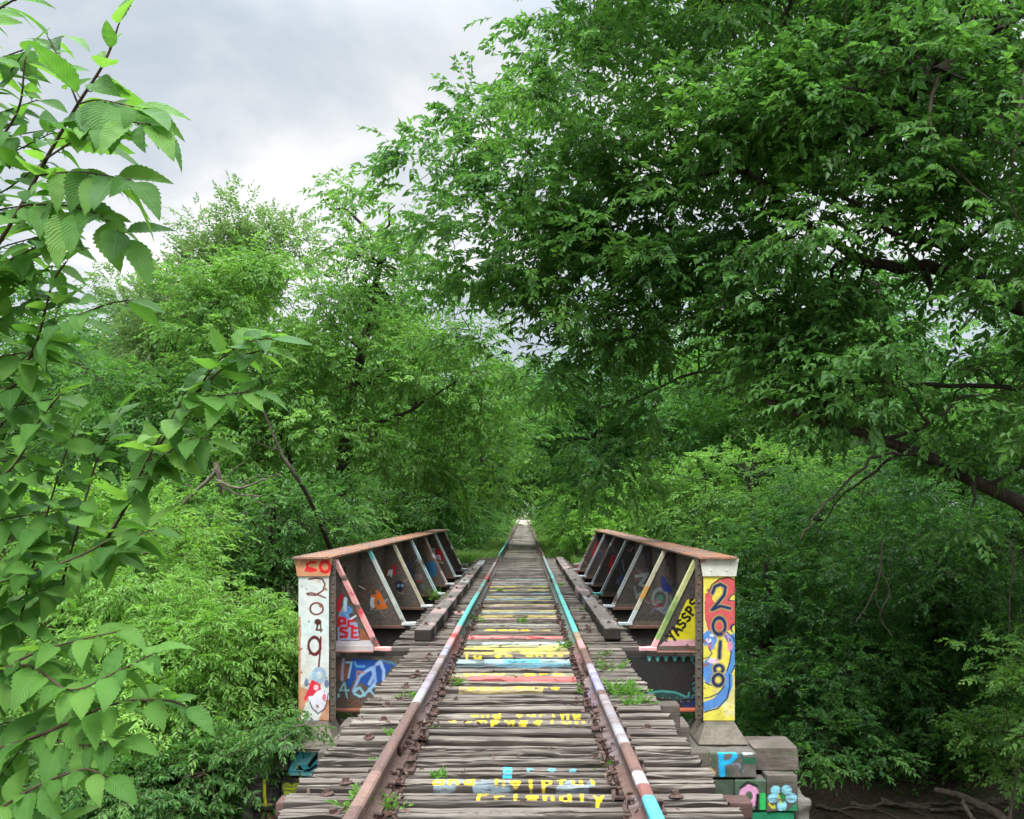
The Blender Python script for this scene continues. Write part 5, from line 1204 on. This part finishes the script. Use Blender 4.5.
# =================================================================== GROUND COVER, GRASS, WEEDS, LITTER
def scatter_cover(name, label, regions, leafm, n, ll, seed, hmax=.35):
    R = np.random.default_rng(seed); l = MB(); P = []
    for (x0, x1, y0, y1, w) in regions:
        m_ = int(n * w); x = R.uniform(x0, x1, m_); y = R.uniform(y0, y1, m_); P.append(np.stack([x, y], 1))
    P = np.concatenate(P); k = nz(P, .35, seed, 2)
    P = P[k > -.75]; k = k[k > -.75]
    z = hgt(P[:, 0], P[:, 1]); hh = R.uniform(0.02, 1, len(P)) * hmax * (1 + k)
    Q = np.column_stack([P, z + hh])
    a = R.uniform(0, 2 * PI, len(P)); Dv = np.column_stack([np.cos(a), np.sin(a), R.uniform(-.1, .7, len(P))])
    sprays(l, None, Q, Dv, R, .26, 5, ll, .62, .25, 1.1, .2, False, .35)
    o = l.build(name, M[leafm]); tag(o, label, 'undergrowth', None, 'stuff'); return o
scatter_cover('undergrowth', 'low leafy undergrowth covering the shaded bank on the right', [(3.2, 20, 16.0, 29, 1.0), (2.6, 5, 17, 28, .15)], 'l_vine', 23000, .115, 91, .42)
scatter_cover('undergrowth', 'low leafy undergrowth on the slope left of the bridge', [(-20, -3.0, 11, 30, .8), (-16, -3.6, 2, 11, .3)], 'l_mid', 15000, .11, 92, .40)
scatter_cover('undergrowth', 'leafy undergrowth under the trees beyond the bridge', [(-26, -3.2, 29, 60, .5), (3.2, 30, 29, 60, .5), (-9, -2.4, 60, 125, .25), (2.4, 9, 60, 125, .25), (-4.5, -1.75, 43, 112, .22), (1.75, 4.5, 43, 112, .22)], 'l_mid', 20000, .17, 93, .75)
def blades(name, label, P, h, R, mat, w=.010, kind='stuff', parent=None, spread=.5):
    n = len(P); a = R.uniform(0, 2 * PI, n); lean = R.uniform(.1, spread, n); H = h * R.uniform(.5, 1.3, n)
    d = np.column_stack([np.cos(a), np.sin(a), np.zeros(n)]); s = np.column_stack([-np.sin(a), np.cos(a), np.zeros(n)])
    up = np.array([0, 0, 1.0])
    p1 = P + up * (H * .6)[:, None] + d * (lean * H * .35)[:, None]; p2 = P + up * H[:, None] + d * (lean * H)[:, None]
    V = np.stack([P - s * w, P + s * w, p1 + s * w * .7, p1 - s * w * .7, p2], 1).reshape(-1, 3); k = np.arange(n)[:, None] * 5
    m = MB(); m.add(V, quads=k + np.array([[0, 1, 2, 3]]), tris=k + np.array([[3, 2, 4]]))
    o = m.build(name, M[mat], parent); 
    if label: tag(o, label, 'grass', None, kind)
    return o
R = np.random.default_rng(95); n = 70000
x = R.uniform(-5.5, 5.5, n); y = 29.3 + 30 * R.random(n) ** 1.6
keep = (abs(x) > .82) & ~((abs(x) < 1.75) & (y < 32.8)) & ~((abs(x) < 1.7) & (R.random(n) < .25)); x, y = x[keep], y[keep]
P = np.column_stack([x, y, np.maximum(hgt(x, y), np.where(abs(x) < 1.9, -.12, -9)) - .02])
blades('grass', 'green grass growing along both sides of the track past the bridge', P, .27, R, 'l_grass', .012)
R = np.random.default_rng(98); n = 60000; x = R.uniform(-8, 8, n); y = R.uniform(45, 128, n); k = (abs(x) > 1.0) & ((abs(x) > 1.8) | (R.random(n) < .5))
blades('grass', 'grass under the trees along the far track', np.column_stack([x[k], y[k], np.maximum(hgt(x, y), np.where(abs(x) < 1.9, -.12, -9))[k] - .02]), .30, R, 'l_grass', .022)
R = np.random.default_rng(96); n = 30000; x = R.uniform(-14, 14, n); y = R.uniform(125, 172, n); k = abs(x) > 1.2
blades('grass', 'pale grass in the bright clearing at the end of the track', np.column_stack([x[k], y[k], hgt(x[k], y[k]) - .02]), .35, R, 'l_grass', .03)
# weeds on the deck
weeds = [(372, 812, .16, 26, 'clump of weeds beside the left rail nearest the camera'), (392, 762, .07, 10, 'small weed against the inner side of the left rail'), (400, 735, .09, 12, 'weed growing outside the left rail among grey ties'), (426, 728, .07, 8, 'weed tuft just inside the left rail level with the lettered ties'),
         (408, 695, .06, 10, 'small weed outside the left rail in mid deck'), (457, 682, .07, 24, 'low weeds lying along a tie near the left rail'), (520, 622, .10, 14, 'yellowish weed strip inside left rail beyond the pink tie'),
         (468, 622, .16, 16, 'weeds beside the left rail at the pink tie'), (433, 598, .24, 34, 'leafy green weed at the far left of the deck by the brackets'), (572, 648, .13, 26, 'dark green weed clump inside the right rail at the yellow ties'), (610, 668, .13, 18, 'weed sprig just outside the right rail'),
         (622, 693, .16, 46, 'bright spreading weed outside the right rail'), (636, 703, .10, 20, 'small weed at the right foot of the spreading weed'), (586, 690, .09, 12, 'weed in the gap inside the right rail in mid deck'), (612, 765, .06, 8, 'tiny weed inside the right rail close to the camera'), (441, 772, .04, 6, 'tiny weed on a tie near the yellow words'),
         (585, 610, .10, 14, 'weed outside right rail opposite the rotten timber'), (560, 585, .10, 14, 'weed inside right rail far along the deck'), (500, 590, .08, 10, 'weed inside left rail far along the deck'), (604, 655, .08, 12, 'weed between right rail and rotten timber end')]
for k, (px, py, h, n, lb) in enumerate(weeds):
    R = np.random.default_rng(300 + k); D = F * 1.68 / (py - VY); c = at(px, py, D); l = MB(); st = MB()
    a = R.uniform(0, 2 * PI, n); o = R.normal(0, h * .42, (n, 2)); P = np.column_stack([o, np.full(n, -.03)])
    Dv = np.column_stack([np.cos(a) * .6 + o[:, 0] / h, np.sin(a) * .6 + o[:, 1] / h, R.uniform(.6, 1.6, n)])
    sprays(l, st, P, Dv, R, h * 1.25, 7, .042 + h * .06, .5, .3, 1.1, .15, True, .4, .0018)
    root = empty('weed_clump', c); tag(root, lb, 'weed', 'weeds growing on the deck')
    st.build('stem', M['l_weed'], root); l.build('foliage', M['l_weed'], root)
# dry curled leaves caught beside the rails
R = np.random.default_rng(97); P = []
for s, x0, n in ((-1, -.65, 300), (1, .65, 260), (-1, -.86, 60), (1, .86, 40)):
    y = 3 + 15 * R.random(n) ** 1.5; y = y[nz(y, .8, 7, 2) > -.45]; P.append(np.column_stack([x0 + R.normal(0, .035, len(y)), y, .012 + R.uniform(0, .05, len(y))]))
n = 60; P.append(np.column_stack([R.uniform(-1.25, 1.25, n), R.uniform(3, 14, n), np.full(n, .016)]))
P = np.concatenate(P); n = len(P); l = MB(); A = R.normal(size=(n, 3)) * [1, 1, .4]; N = R.normal(size=(n, 3)) + [0, 0, .8]
leaves6(l, P, A, N, R.uniform(.03, .065, n), R.uniform(.018, .038, n), .45, .3)
tag(l.build('leaf_litter', M['l_dead']), 'curled brown dead leaves caught along the rails', 'dead leaves', None, 'stuff')

# snag, roots, vines
def wood_thing(name, label, cat, paths, mat, group=None, part='branch'):
    c = np.array(paths[0][0][0]); m = MB(); R = np.random.default_rng(int(abs(c[0] * 100)))
    for pts, r0, r1 in paths:
        P = catmull(pts, 5) - c; P[1:-1] += R.normal(0, r0 * .25, (len(P) - 2, 3)); tube(m, P, np.linspace(r0, r1, len(P)), 7)
    o = m.build(name, M[mat], None, True); o.location = c; tag(o, label, cat, group); return o
wood_thing('dead_branch', 'broken grey dead branch caught in the leaves left of the bridge', 'branch',
           [([at(172, 516, 15.6), at(195, 492, 15.4), at(212, 476, 15.3), at(216, 468, 15.3)], .028, .04), ([at(216, 462, 15.3), at(218, 478, 15.3), at(222, 494, 15.4)], .045, .035), ([at(216, 480, 15.3), at(240, 488, 15.2), at(262, 480, 15.1), at(282, 472, 15.0)], .028, .006), ([at(240, 488, 15.2), at(252, 478, 15.2), at(268, 474, 15.2)], .012, .004), ([at(225, 484, 15.3), at(232, 470, 15.3), at(246, 462, 15.3)], .010, .003), ([at(250, 495, 15.3), at(262, 504, 15.3), at(275, 508, 15.3)], .010, .003),
            ([at(216, 482, 15.3), at(236, 494, 15.3), at(262, 496, 15.3)], .025, .008), ([at(172, 516, 15.6), at(180, 525, 15.6), at(176, 545, 15.6)], .03, .01), ([at(195, 492, 15.4), at(186, 484, 15.3), at(170, 480, 15.2)], .02, .006)], 'bark_light')
wood_thing('bare_limb', 'bare dark limb slanting through leaves left of the forked trunk', 'branch', [([at(262, 408, 16.5), at(280, 450, 16.4), at(292, 470, 16.3), at(310, 500, 16.6), at(335, 560, 17.5)], .018, .05), ([at(280, 450, 16.4), at(262, 445, 16.3), at(252, 436, 16.2)], .015, .005)], 'bark')
for k, (px, py) in enumerate(((815, 800), (850, 798), (905, 803), (950, 797), (985, 800), (880, 812), (930, 815), (965, 808))):
    D = 15.4 + .15 * (k % 3); c = at(px, py, D); c[2] = float(hgt(c[0], D)) + .07
    pts = [c, c + [.3, -.05, .03], c + [.65, .05, -.02], c + [1.05, -.1, .04]]
    for p_ in pts[1:]: p_[2] = float(hgt(p_[0], p_[1])) + .06 + rr.uniform(-.02, .05)
    wood_thing('tree_root', ['pale exposed root end at the far left of the muddy bank', 'long brown root lying across the muddy bank near the pier', 'thin root on the muddy bank below the shade bush', 'twisted root mid right on the muddy bank', 'root at right of the muddy bank', 'low root in the mud under the long brown root', 'low thin root in the mud at centre', 'low root in the mud at right'][k], 'root', [(pts, .035 + .012 * (k % 3), .015), ([pts[1], pts[1] + [.2, -.25, -.02], pts[1] + [.42, -.5, -.08]], .02, .008)], 'root', 'roots exposed on the muddy bank')
c = at(960, 800, 14.9)
wood_thing('fallen_branch', 'thick pale forked driftwood branch at the bottom right of the bank', 'branch', [([at(935, 790, 15.2), at(962, 797, 14.9), at(985, 808, 14.6), at(1010, 822, 14.3)], .05, .085), ([at(962, 797, 14.9), at(968, 812, 14.6), at(978, 826, 14.3)], .05, .03)], 'root')
wood_thing('hanging_vine', 'thin pale vine hanging in two strands before the dark right bank', 'vine', [([at(882, 540, 14.5), at(880, 575, 14.5), at(870, 600, 14.5), at(856, 622, 14.5)], .016, .008), ([at(881, 572, 14.5), at(890, 592, 14.4), at(880, 615, 14.4), at(892, 636, 14.4)], .013, .007), ([at(881, 560, 14.5), at(876, 600, 14.6), at(884, 612, 14.6)], .010, .006)], 'bark_light')
wood_thing('hanging_vine', 'long tan vine hanging down near the right edge of the elm', 'vine', [([at(1032, 10, 11.5), at(1022, 90, 11.4), at(1013, 150, 11.3), at(1012, 200, 11.3), at(1018, 222, 11.3)], .028, .016), ([at(1022, 70, 11.4), at(1000, 95, 11.5), at(993, 125, 11.5), at(998, 155, 11.5)], .012, .008)], 'bark_light')
wood_thing('hanging_vine', 'pale crooked twig hanging across the elm leaves at upper right', 'vine', [([at(938, 75, 11.6), at(931, 105, 11.6), at(934, 140, 11.5), at(958, 172, 11.4), at(990, 200, 11.3)], .030, .010)], 'bark_light')
wood_thing('hanging_vine', 'thin grey vine hanging at the right edge over the dark bank', 'vine', [([at(1010, 540, 15), at(1012, 565, 15), at(1010, 600, 15), at(1009, 632, 15)], .014, .008), ([at(1010, 545, 15), at(1014, 560, 15), at(1016, 580, 15)], .010, .006)], 'bark_light')

# =================================================================== CLOSE SAPLING ON THE LEFT
def big_leaf_proto():
    ns = 22; t = np.linspace(0, 1, ns); us = np.array([-1, -.55, 0, .55, 1.0])
    w = .5 * np.sin(PI * t ** .78) ** .85 * (1 - .25 * t); w[0] = 0; w[-1] = 0
    saw = 1 + .08 * ((np.arange(ns) % 2) * 2 - 1) * (t > .05) * (t < .97)
    V = np.zeros((ns, 5, 3)); UV = np.zeros((ns, 5, 2))
    for j, u in enumerate(us):
        ww = w * (saw if abs(u) == 1 else 1)
        V[:, j, 0] = u * ww * .56; V[:, j, 1] = t + (-.03 * abs(u) * np.sin(PI * t)); V[:, j, 2] = .10 * abs(u) ** 1.1 * w * 1.6 + .018 * np.sin(t * 22) * abs(u) * (abs(u) < 1) 
        UV[:, j, 0] = u; UV[:, j, 1] = t
    return V.reshape(-1, 3), UV.reshape(-1, 2), grid_faces_flip(ns, 5)
LV, LUV, LQ = big_leaf_proto()
SD_ = .46
def sapling():
    R = np.random.default_rng(77); base = np.array([-2.35, 2.1, -.9]); st = MB(); lv = []; uv = []; leaf_n = 0
    root = empty('elm_sapling', base); tag(root, 'close sapling with large bright toothed leaves filling the left edge', 'sapling')
    def add_leaf(p, d, nrm, L):
        nonlocal leaf_n
        d = d / np.linalg.norm(d); s = np.cross(d, nrm); s /= np.linalg.norm(s); n_ = np.cross(s, d)
        c = R.uniform(.05, .42); t = LV[:, 1]; zz = LV[:, 2] * R.uniform(.5, 1.6) - c * t ** 2
        w_ = R.uniform(.85, 1.12); tw = R.uniform(-.35, .35) * t; X_ = LV[:, 0] * w_; x2 = X_ * np.cos(tw) - zz * np.sin(tw); z2 = X_ * np.sin(tw) + zz * np.cos(tw)
        pet = L * .10; p0 = p + d * pet
        v = p0 + L * (x2[:, None] * s + (t * (1 - .18 * c))[:, None] * d + z2[:, None] * n_)
        tube(st, np.array([p, p + d * pet * .5 - [0, 0, .001], p0]) - base, [.0013, .0011, .0009], 4)
        lv.append(v - base); uv.append(LUV); leaf_n += 1
    def twig(pts, r0, r1, L0, step, start=.15, both=True, dens=1.0, droop=.5):
        P = catmull(pts, 7); tube(st, P - base, np.linspace(r0, r1, len(P)), 6)
        seg = np.linalg.norm(np.diff(P, axis=0), axis=1); cum = np.concatenate([[0], np.cumsum(seg)]); tot = cum[-1]
        s_ = tot * start; sg = 1 if R.random() < .5 else -1
        while s_ <= tot:
            p = np.array([np.interp(s_, cum, P[:, k]) for k in range(3)]); j = min(np.searchsorted(cum, s_), len(P) - 1); d = P[j] - P[max(j - 1, 0)]; d = d / max(np.linalg.norm(d), 1e-6)
            nrm = np.array([R.normal(0, .35), -.45 + R.normal(0, .45), 1.0]); nrm /= np.linalg.norm(nrm)
            sd = np.cross(d, nrm); sd /= max(np.linalg.norm(sd), 1e-6)
            dd = d * R.uniform(.35, .9) + sd * sg * R.uniform(.7, 1.1) - np.array([0, 0, 1]) * droop * R.uniform(.2, 1.3) + R.normal(0, .18, 3)
            if R.random() < dens: add_leaf(p, dd, nrm, L0 * R.uniform(.5, 1.15) * (1 - .25 * (s_ / tot) ** 3))
            sg = -sg; s_ += step * SD_ * R.uniform(.7, 1.3)
        add_leaf(P[-1], d - np.array([0, 0, .35]) + R.normal(0, .1, 3), np.array([0, -.4, 1.0]), L0 * .85)
        return P
    # stems
    trunk = [base, base + [.15, .02, 1.0], at(-190, 760, 2.0), at(-150, 560, 2.0), at(-120, 330, 1.95), at(-90, 120, 1.9), at(-70, -40, 1.9)]
    P = catmull(trunk, 6); tube(st, P - base, np.linspace(.032, .010, len(P)), 8)
    def A(*q): return [at(*c) for c in q]
    L = .089
    twig(A((-100, 330, 1.9), (-30, 280, 1.8), (10, 225, 1.72), (50, 152, 1.66), (78, 104, 1.62), (100, 70, 1.6), (112, 45, 1.6), (118, 26, 1.6)), .0052, .0014, L * 1.32, .040, .2, droop=.3)
    twig(A((78, 104, 1.62), (100, 100, 1.58), (140, 108, 1.50)), .0016, .001, L * 1.32, .035, .3)
    twig(A((44, 160, 1.66), (75, 140, 1.60), (110, 122, 1.55), (150, 124, 1.48)), .0020, .001, L * 1.32, .036, .25)
    twig(A((40, 175, 1.67), (80, 172, 1.6), (132, 180, 1.5)), .002, .001, L * 1.32, .036, .2)
    twig(A((20, 205, 1.7), (60, 205, 1.62), (100, 215, 1.58), (125, 235, 1.55)), .0022, .001, L * 1.32, .036, .2)
    twig(A((78, 104, 1.62), (64, 70, 1.62), (50, 40, 1.62)), .002, .001, L * .9, .04, .2)
    twig(A((-90, 60, 1.9), (-40, 30, 1.8), (0, 8, 1.75), (30, -10, 1.7)), .004, .0015, L, .04, .2)
    twig(A((-60, 200, 1.85), (-10, 150, 1.75), (18, 110, 1.7), (25, 60, 1.68)), .004, .0015, L, .038, .15)
    twig(A((-110, 420, 1.95), (-40, 350, 1.85), (5, 390, 1.8), (35, 345, 1.75), (52, 285, 1.7), (66, 262, 1.68)), .005, .0015, L, .036, .2)
    twig(A((35, 345, 1.75), (70, 320, 1.66), (105, 305, 1.62), (128, 300, 1.6)), .0022, .001, L * .95, .035, .1)
    twig(A((20, 370, 1.78), (50, 330, 1.74), (60, 300, 1.8)), .002, .001, L * .95, .035, .1)
    twig(A((-60, 300, 1.85), (-10, 270, 1.75), (30, 250, 1.7), (60, 235, 1.66)), .003, .001, L, .035, .1)
    # arching branch with the bright tip
    B = twig(A((-60, 720, 2.0), (20, 620, 1.9), (90, 560, 1.82), (130, 500, 1.76), (150, 460, 1.74), (195, 395, 1.72), (235, 360, 1.7), (262, 350, 1.68)), .0045, .0015, L * 1.05, .034, .25, droop=.25)
    twig(A((195, 395, 1.72), (215, 365, 1.7), (240, 345, 1.68), (268, 338, 1.67)), .002, .001, L * 1.05, .028, .1, droop=.15)
    twig(A((120, 515, 1.76), (150, 455, 1.72), (175, 412, 1.7), (185, 392, 1.7)), .0025, .001, L, .032, .1, droop=.3)
    twig(A((60, 590, 1.85), (80, 520, 1.8), (100, 450, 1.78), (120, 410, 1.76)), .003, .001, L, .032, .15)
    twig(A((20, 620, 1.9), (40, 540, 1.82), (60, 470, 1.78), (75, 430, 1.76)), .003, .001, L, .034, .15)
    twig(A((-100, 560, 1.95), (-40, 500, 1.85), (10, 470, 1.8), (40, 420, 1.76), (60, 395, 1.74)), .004, .0012, L, .034, .1)
    twig(A((-100, 640, 1.95), (-40, 600, 1.85), (20, 575, 1.78), (70, 560, 1.74), (110, 540, 1.72)), .004, .0012, L, .034, .15)
    twig(A((-100, 740, 1.9), (-30, 690, 1.8), (30, 655, 1.74), (80, 640, 1.7), (115, 632, 1.68)), .004, .0012, L, .033, .15)
    twig(A((-100, 800, 1.85), (-30, 760, 1.75), (40, 735, 1.68), (110, 705, 1.64), (160, 700, 1.62), (185, 705, 1.61)), .005, .0015, L, .033, .15, droop=.4)
    twig(A((40, 735, 1.68), (80, 745, 1.64), (120, 740, 1.61)), .002, .001, L, .034, .2)
    twig(A((-100, 880, 1.8), (-30, 830, 1.7), (30, 790, 1.64), (80, 770, 1.6), (105, 775, 1.58)), .004, .0012, L, .033, .15)
    twig(A((-60, 900, 1.75), (0, 860, 1.66), (50, 830, 1.62), (90, 825, 1.6)), .003, .0012, L, .034, .15)
    twig(A((175, 425, 1.72), (200, 400, 1.68), (225, 395, 1.66), (250, 392, 1.65)), .0018, .001, L, .028, .1, droop=.5)
    twig(A((140, 480, 1.75), (165, 455, 1.70), (190, 440, 1.67), (208, 438, 1.66)), .0018, .001, L, .028, .1, droop=.5)
    twig(A((90, 560, 1.82), (120, 545, 1.72), (150, 530, 1.68)), .0018, .001, L, .03, .1, droop=.5)
    twig(A((-60, 700, 1.85), (20, 665, 1.72), (70, 690, 1.64), (120, 670, 1.6), (150, 655, 1.6)), .0028, .001, L, .03, .15, droop=.5)
    for k in range(32):
        y0 = 60 + 25 * k; twig(A((-120, y0 + 60, 1.98), (-60, y0 + 25, 1.92), (-10 + R.uniform(-8, 8), y0 + R.uniform(-10, 10), 1.86), (44 + R.uniform(-24, 30), y0 - 25 + R.uniform(-20, 20), 1.8)), .003, .001, L, .042, .2)
    for k in range(18):      # the far side of the sapling
        y0 = 20 + 42 * k; tx = -100 - .09 * max(y0 - 100, 0)
        twig(A((tx, y0 + 40, 1.95), (tx - 70, y0 + 5, 1.95 + R.uniform(-.3, .3)), (tx - 150, y0 - 25, 1.95 + R.uniform(-.5, .5)), (tx - 215, y0 - 30, 1.95 + R.uniform(-.6, .6))), .0032, .001, L, .045, .1)
    st.build('branches', M['stem'], root, True)
    n = len(LV); V = np.concatenate(lv); me = MB(); me.add(V, quads=(LQ[None] + (np.arange(leaf_n) * n)[:, None, None]).reshape(-1, 4))
    mesh = me.mesh('leaves', True); uvl = mesh.uv_layers.new(name='leaf'); U = np.concatenate(uv)
    li = np.zeros(len(mesh.loops), np.int32); mesh.loops.foreach_get('vertex_index', li); uvl.data.foreach_set('uv', U[li].astype(np.float32).ravel())
    mesh.materials.append(M['l_big']); link('leaves', mesh, root); print('sapling leaves', leaf_n)
sapling()

# =================================================================== SKY, SUN, CAMERA
SUN_EL, SUN_AZ = math.radians(58), math.radians(200)     # azimuth clockwise from +Y
SKYSEED = 1.1
w = bpy.data.worlds.new('World'); sc.world = w; w.use_nodes = True; t = w.node_tree; t.nodes.clear()
N = lambda ty: t.nodes.new(ty)
out = N('ShaderNodeOutputWorld'); bg = N('ShaderNodeBackground'); bg.inputs[1].default_value = .10; t.links.new(bg.outputs[0], out.inputs[0])
sky = N('ShaderNodeTexSky'); sky.sky_type = 'NISHITA'; sky.sun_disc = False; sky.sun_elevation = SUN_EL; sky.sun_rotation = SUN_AZ
tc = N('ShaderNodeTexCoord'); sep = N('ShaderNodeSeparateXYZ'); t.links.new(tc.outputs['Generated'], sep.inputs[0])
def Mth(op, a, b=None, clamp=False):
    x = N('ShaderNodeMath'); x.operation = op; x.use_clamp = clamp
    for s_, v_ in ((x.inputs[0], a), (x.inputs[1], b)):
        if v_ is None: continue
        if isinstance(v_, (int, float)): s_.default_value = v_
        else: t.links.new(v_, s_)
    return x.outputs[0]
zc = Mth('ADD', Mth('MAXIMUM', sep.outputs[2], 0.0), .22)
comb = N('ShaderNodeCombineXYZ'); t.links.new(Mth('DIVIDE', sep.outputs[0], zc), comb.inputs[0]); t.links.new(Mth('DIVIDE', sep.outputs[1], zc), comb.inputs[1]); comb.inputs[2].default_value = SKYSEED
def Noise(scale, det, rgh, dist=0):
    x = N('ShaderNodeTexNoise'); x.inputs['Scale'].default_value = scale; x.inputs['Detail'].default_value = det; x.inputs['Roughness'].default_value = rgh; x.inputs['Distortion'].default_value = dist; t.links.new(comb.outputs[0], x.inputs['Vector']); return x.outputs['Fac']
nf = Mth('ADD', Mth('MULTIPLY', Noise(.9, 5, .5, .5), .65), Mth('MULTIPLY', Noise(3.2, 7, .58, .3), .35))
# a brighter break in the cloud low on the left
dv = N('ShaderNodeVectorMath'); dv.operation = 'DOT_PRODUCT'; t.links.new(tc.outputs['Generated'], dv.inputs[0])
d_ = np.array([(262 - VX) / F, 1, (VY - 178) / F]); d_ /= np.linalg.norm(d_); dv.inputs[1].default_value = tuple(d_)
nf = Mth('ADD', nf, Mth('MULTIPLY', Mth('POWER', Mth('MAXIMUM', dv.outputs['Value'], 0.0), 230.0), .10))
rp = N('ShaderNodeValToRGB'); e = rp.color_ramp.elements; e.new(.5); e.new(.5)
for i_, (p_, c_) in enumerate(((.40, (.55, .64, .72, 1)), (.49, (.70, .78, .86, 1)), (.56, (.90, .94, .98, 1)), (.64, (1.2, 1.2, 1.2, 1)))): e[i_].position = p_; e[i_].color = c_
t.links.new(nf, rp.inputs[0])
mr = N('ShaderNodeMapRange'); mr.interpolation_type = 'SMOOTHSTEP'; t.links.new(sep.outputs[2], mr.inputs[0])
for k_, v_ in ((1, .44), (2, .95), (3, 0.0), (4, 34.0)): mr.inputs[k_].default_value = v_       # overcast: much brighter overhead
hor = Mth('MULTIPLY', Mth('POWER', Mth('SUBTRACT', 1.0, Mth('MAXIMUM', sep.outputs[2], 0.0)), 7.0), 1.6)
zen = Mth('ADD', Mth('ADD', mr.outputs[0], 4.3), hor)
sca = N('ShaderNodeVectorMath'); sca.operation = 'SCALE'; t.links.new(rp.outputs[0], sca.inputs[0]); t.links.new(zen, sca.inputs[3])
mx = N('ShaderNodeMix'); mx.data_type = 'RGBA'; mx.inputs[0].default_value = .97; t.links.new(sky.outputs[0], mx.inputs[6]); t.links.new(sca.outputs[0], mx.inputs[7]); t.links.new(mx.outputs[2], bg.inputs[0])
sl = bpy.data.lights.new('sun', 'SUN'); sl.energy = 1.4; sl.angle = math.radians(16); sl.color = (1, .97, .92)
so = bpy.data.objects.new('sun', sl); col.objects.link(so)
d = np.array([math.sin(SUN_AZ) * math.cos(SUN_EL), math.cos(SUN_AZ) * math.cos(SUN_EL), math.sin(SUN_EL)])
from mathutils import Vector
so.rotation_euler = Vector(d).to_track_quat('Z', 'Y').to_euler(); so.location = (0, 0, 40)
cam = bpy.data.cameras.new('camera'); cam.sensor_width = 36; cam.lens = F / 1024 * 36; cam.shift_x = -(VX - 512) / 1024; cam.shift_y = (VY - 409.5) / 1024; cam.clip_end = 2000; cam.clip_start = .05
co = bpy.data.objects.new('camera', cam); col.objects.link(co); co.location = (CAMX, 0, CAMZ); co.rotation_euler = (PI / 2, 0, 0); sc.camera = co
sc.view_settings.view_transform = 'Standard'; sc.view_settings.look = 'None'; sc.view_settings.gamma = 1; sc.view_settings.use_curve_mapping = False
sc.view_settings.exposure = 1.08
sc.cycles.max_bounces = 8; sc.cycles.diffuse_bounces = 5; sc.cycles.transmission_bounces = 6; sc.cycles.glossy_bounces = 2; sc.cycles.caustics_reflective = False; sc.cycles.caustics_refractive = False
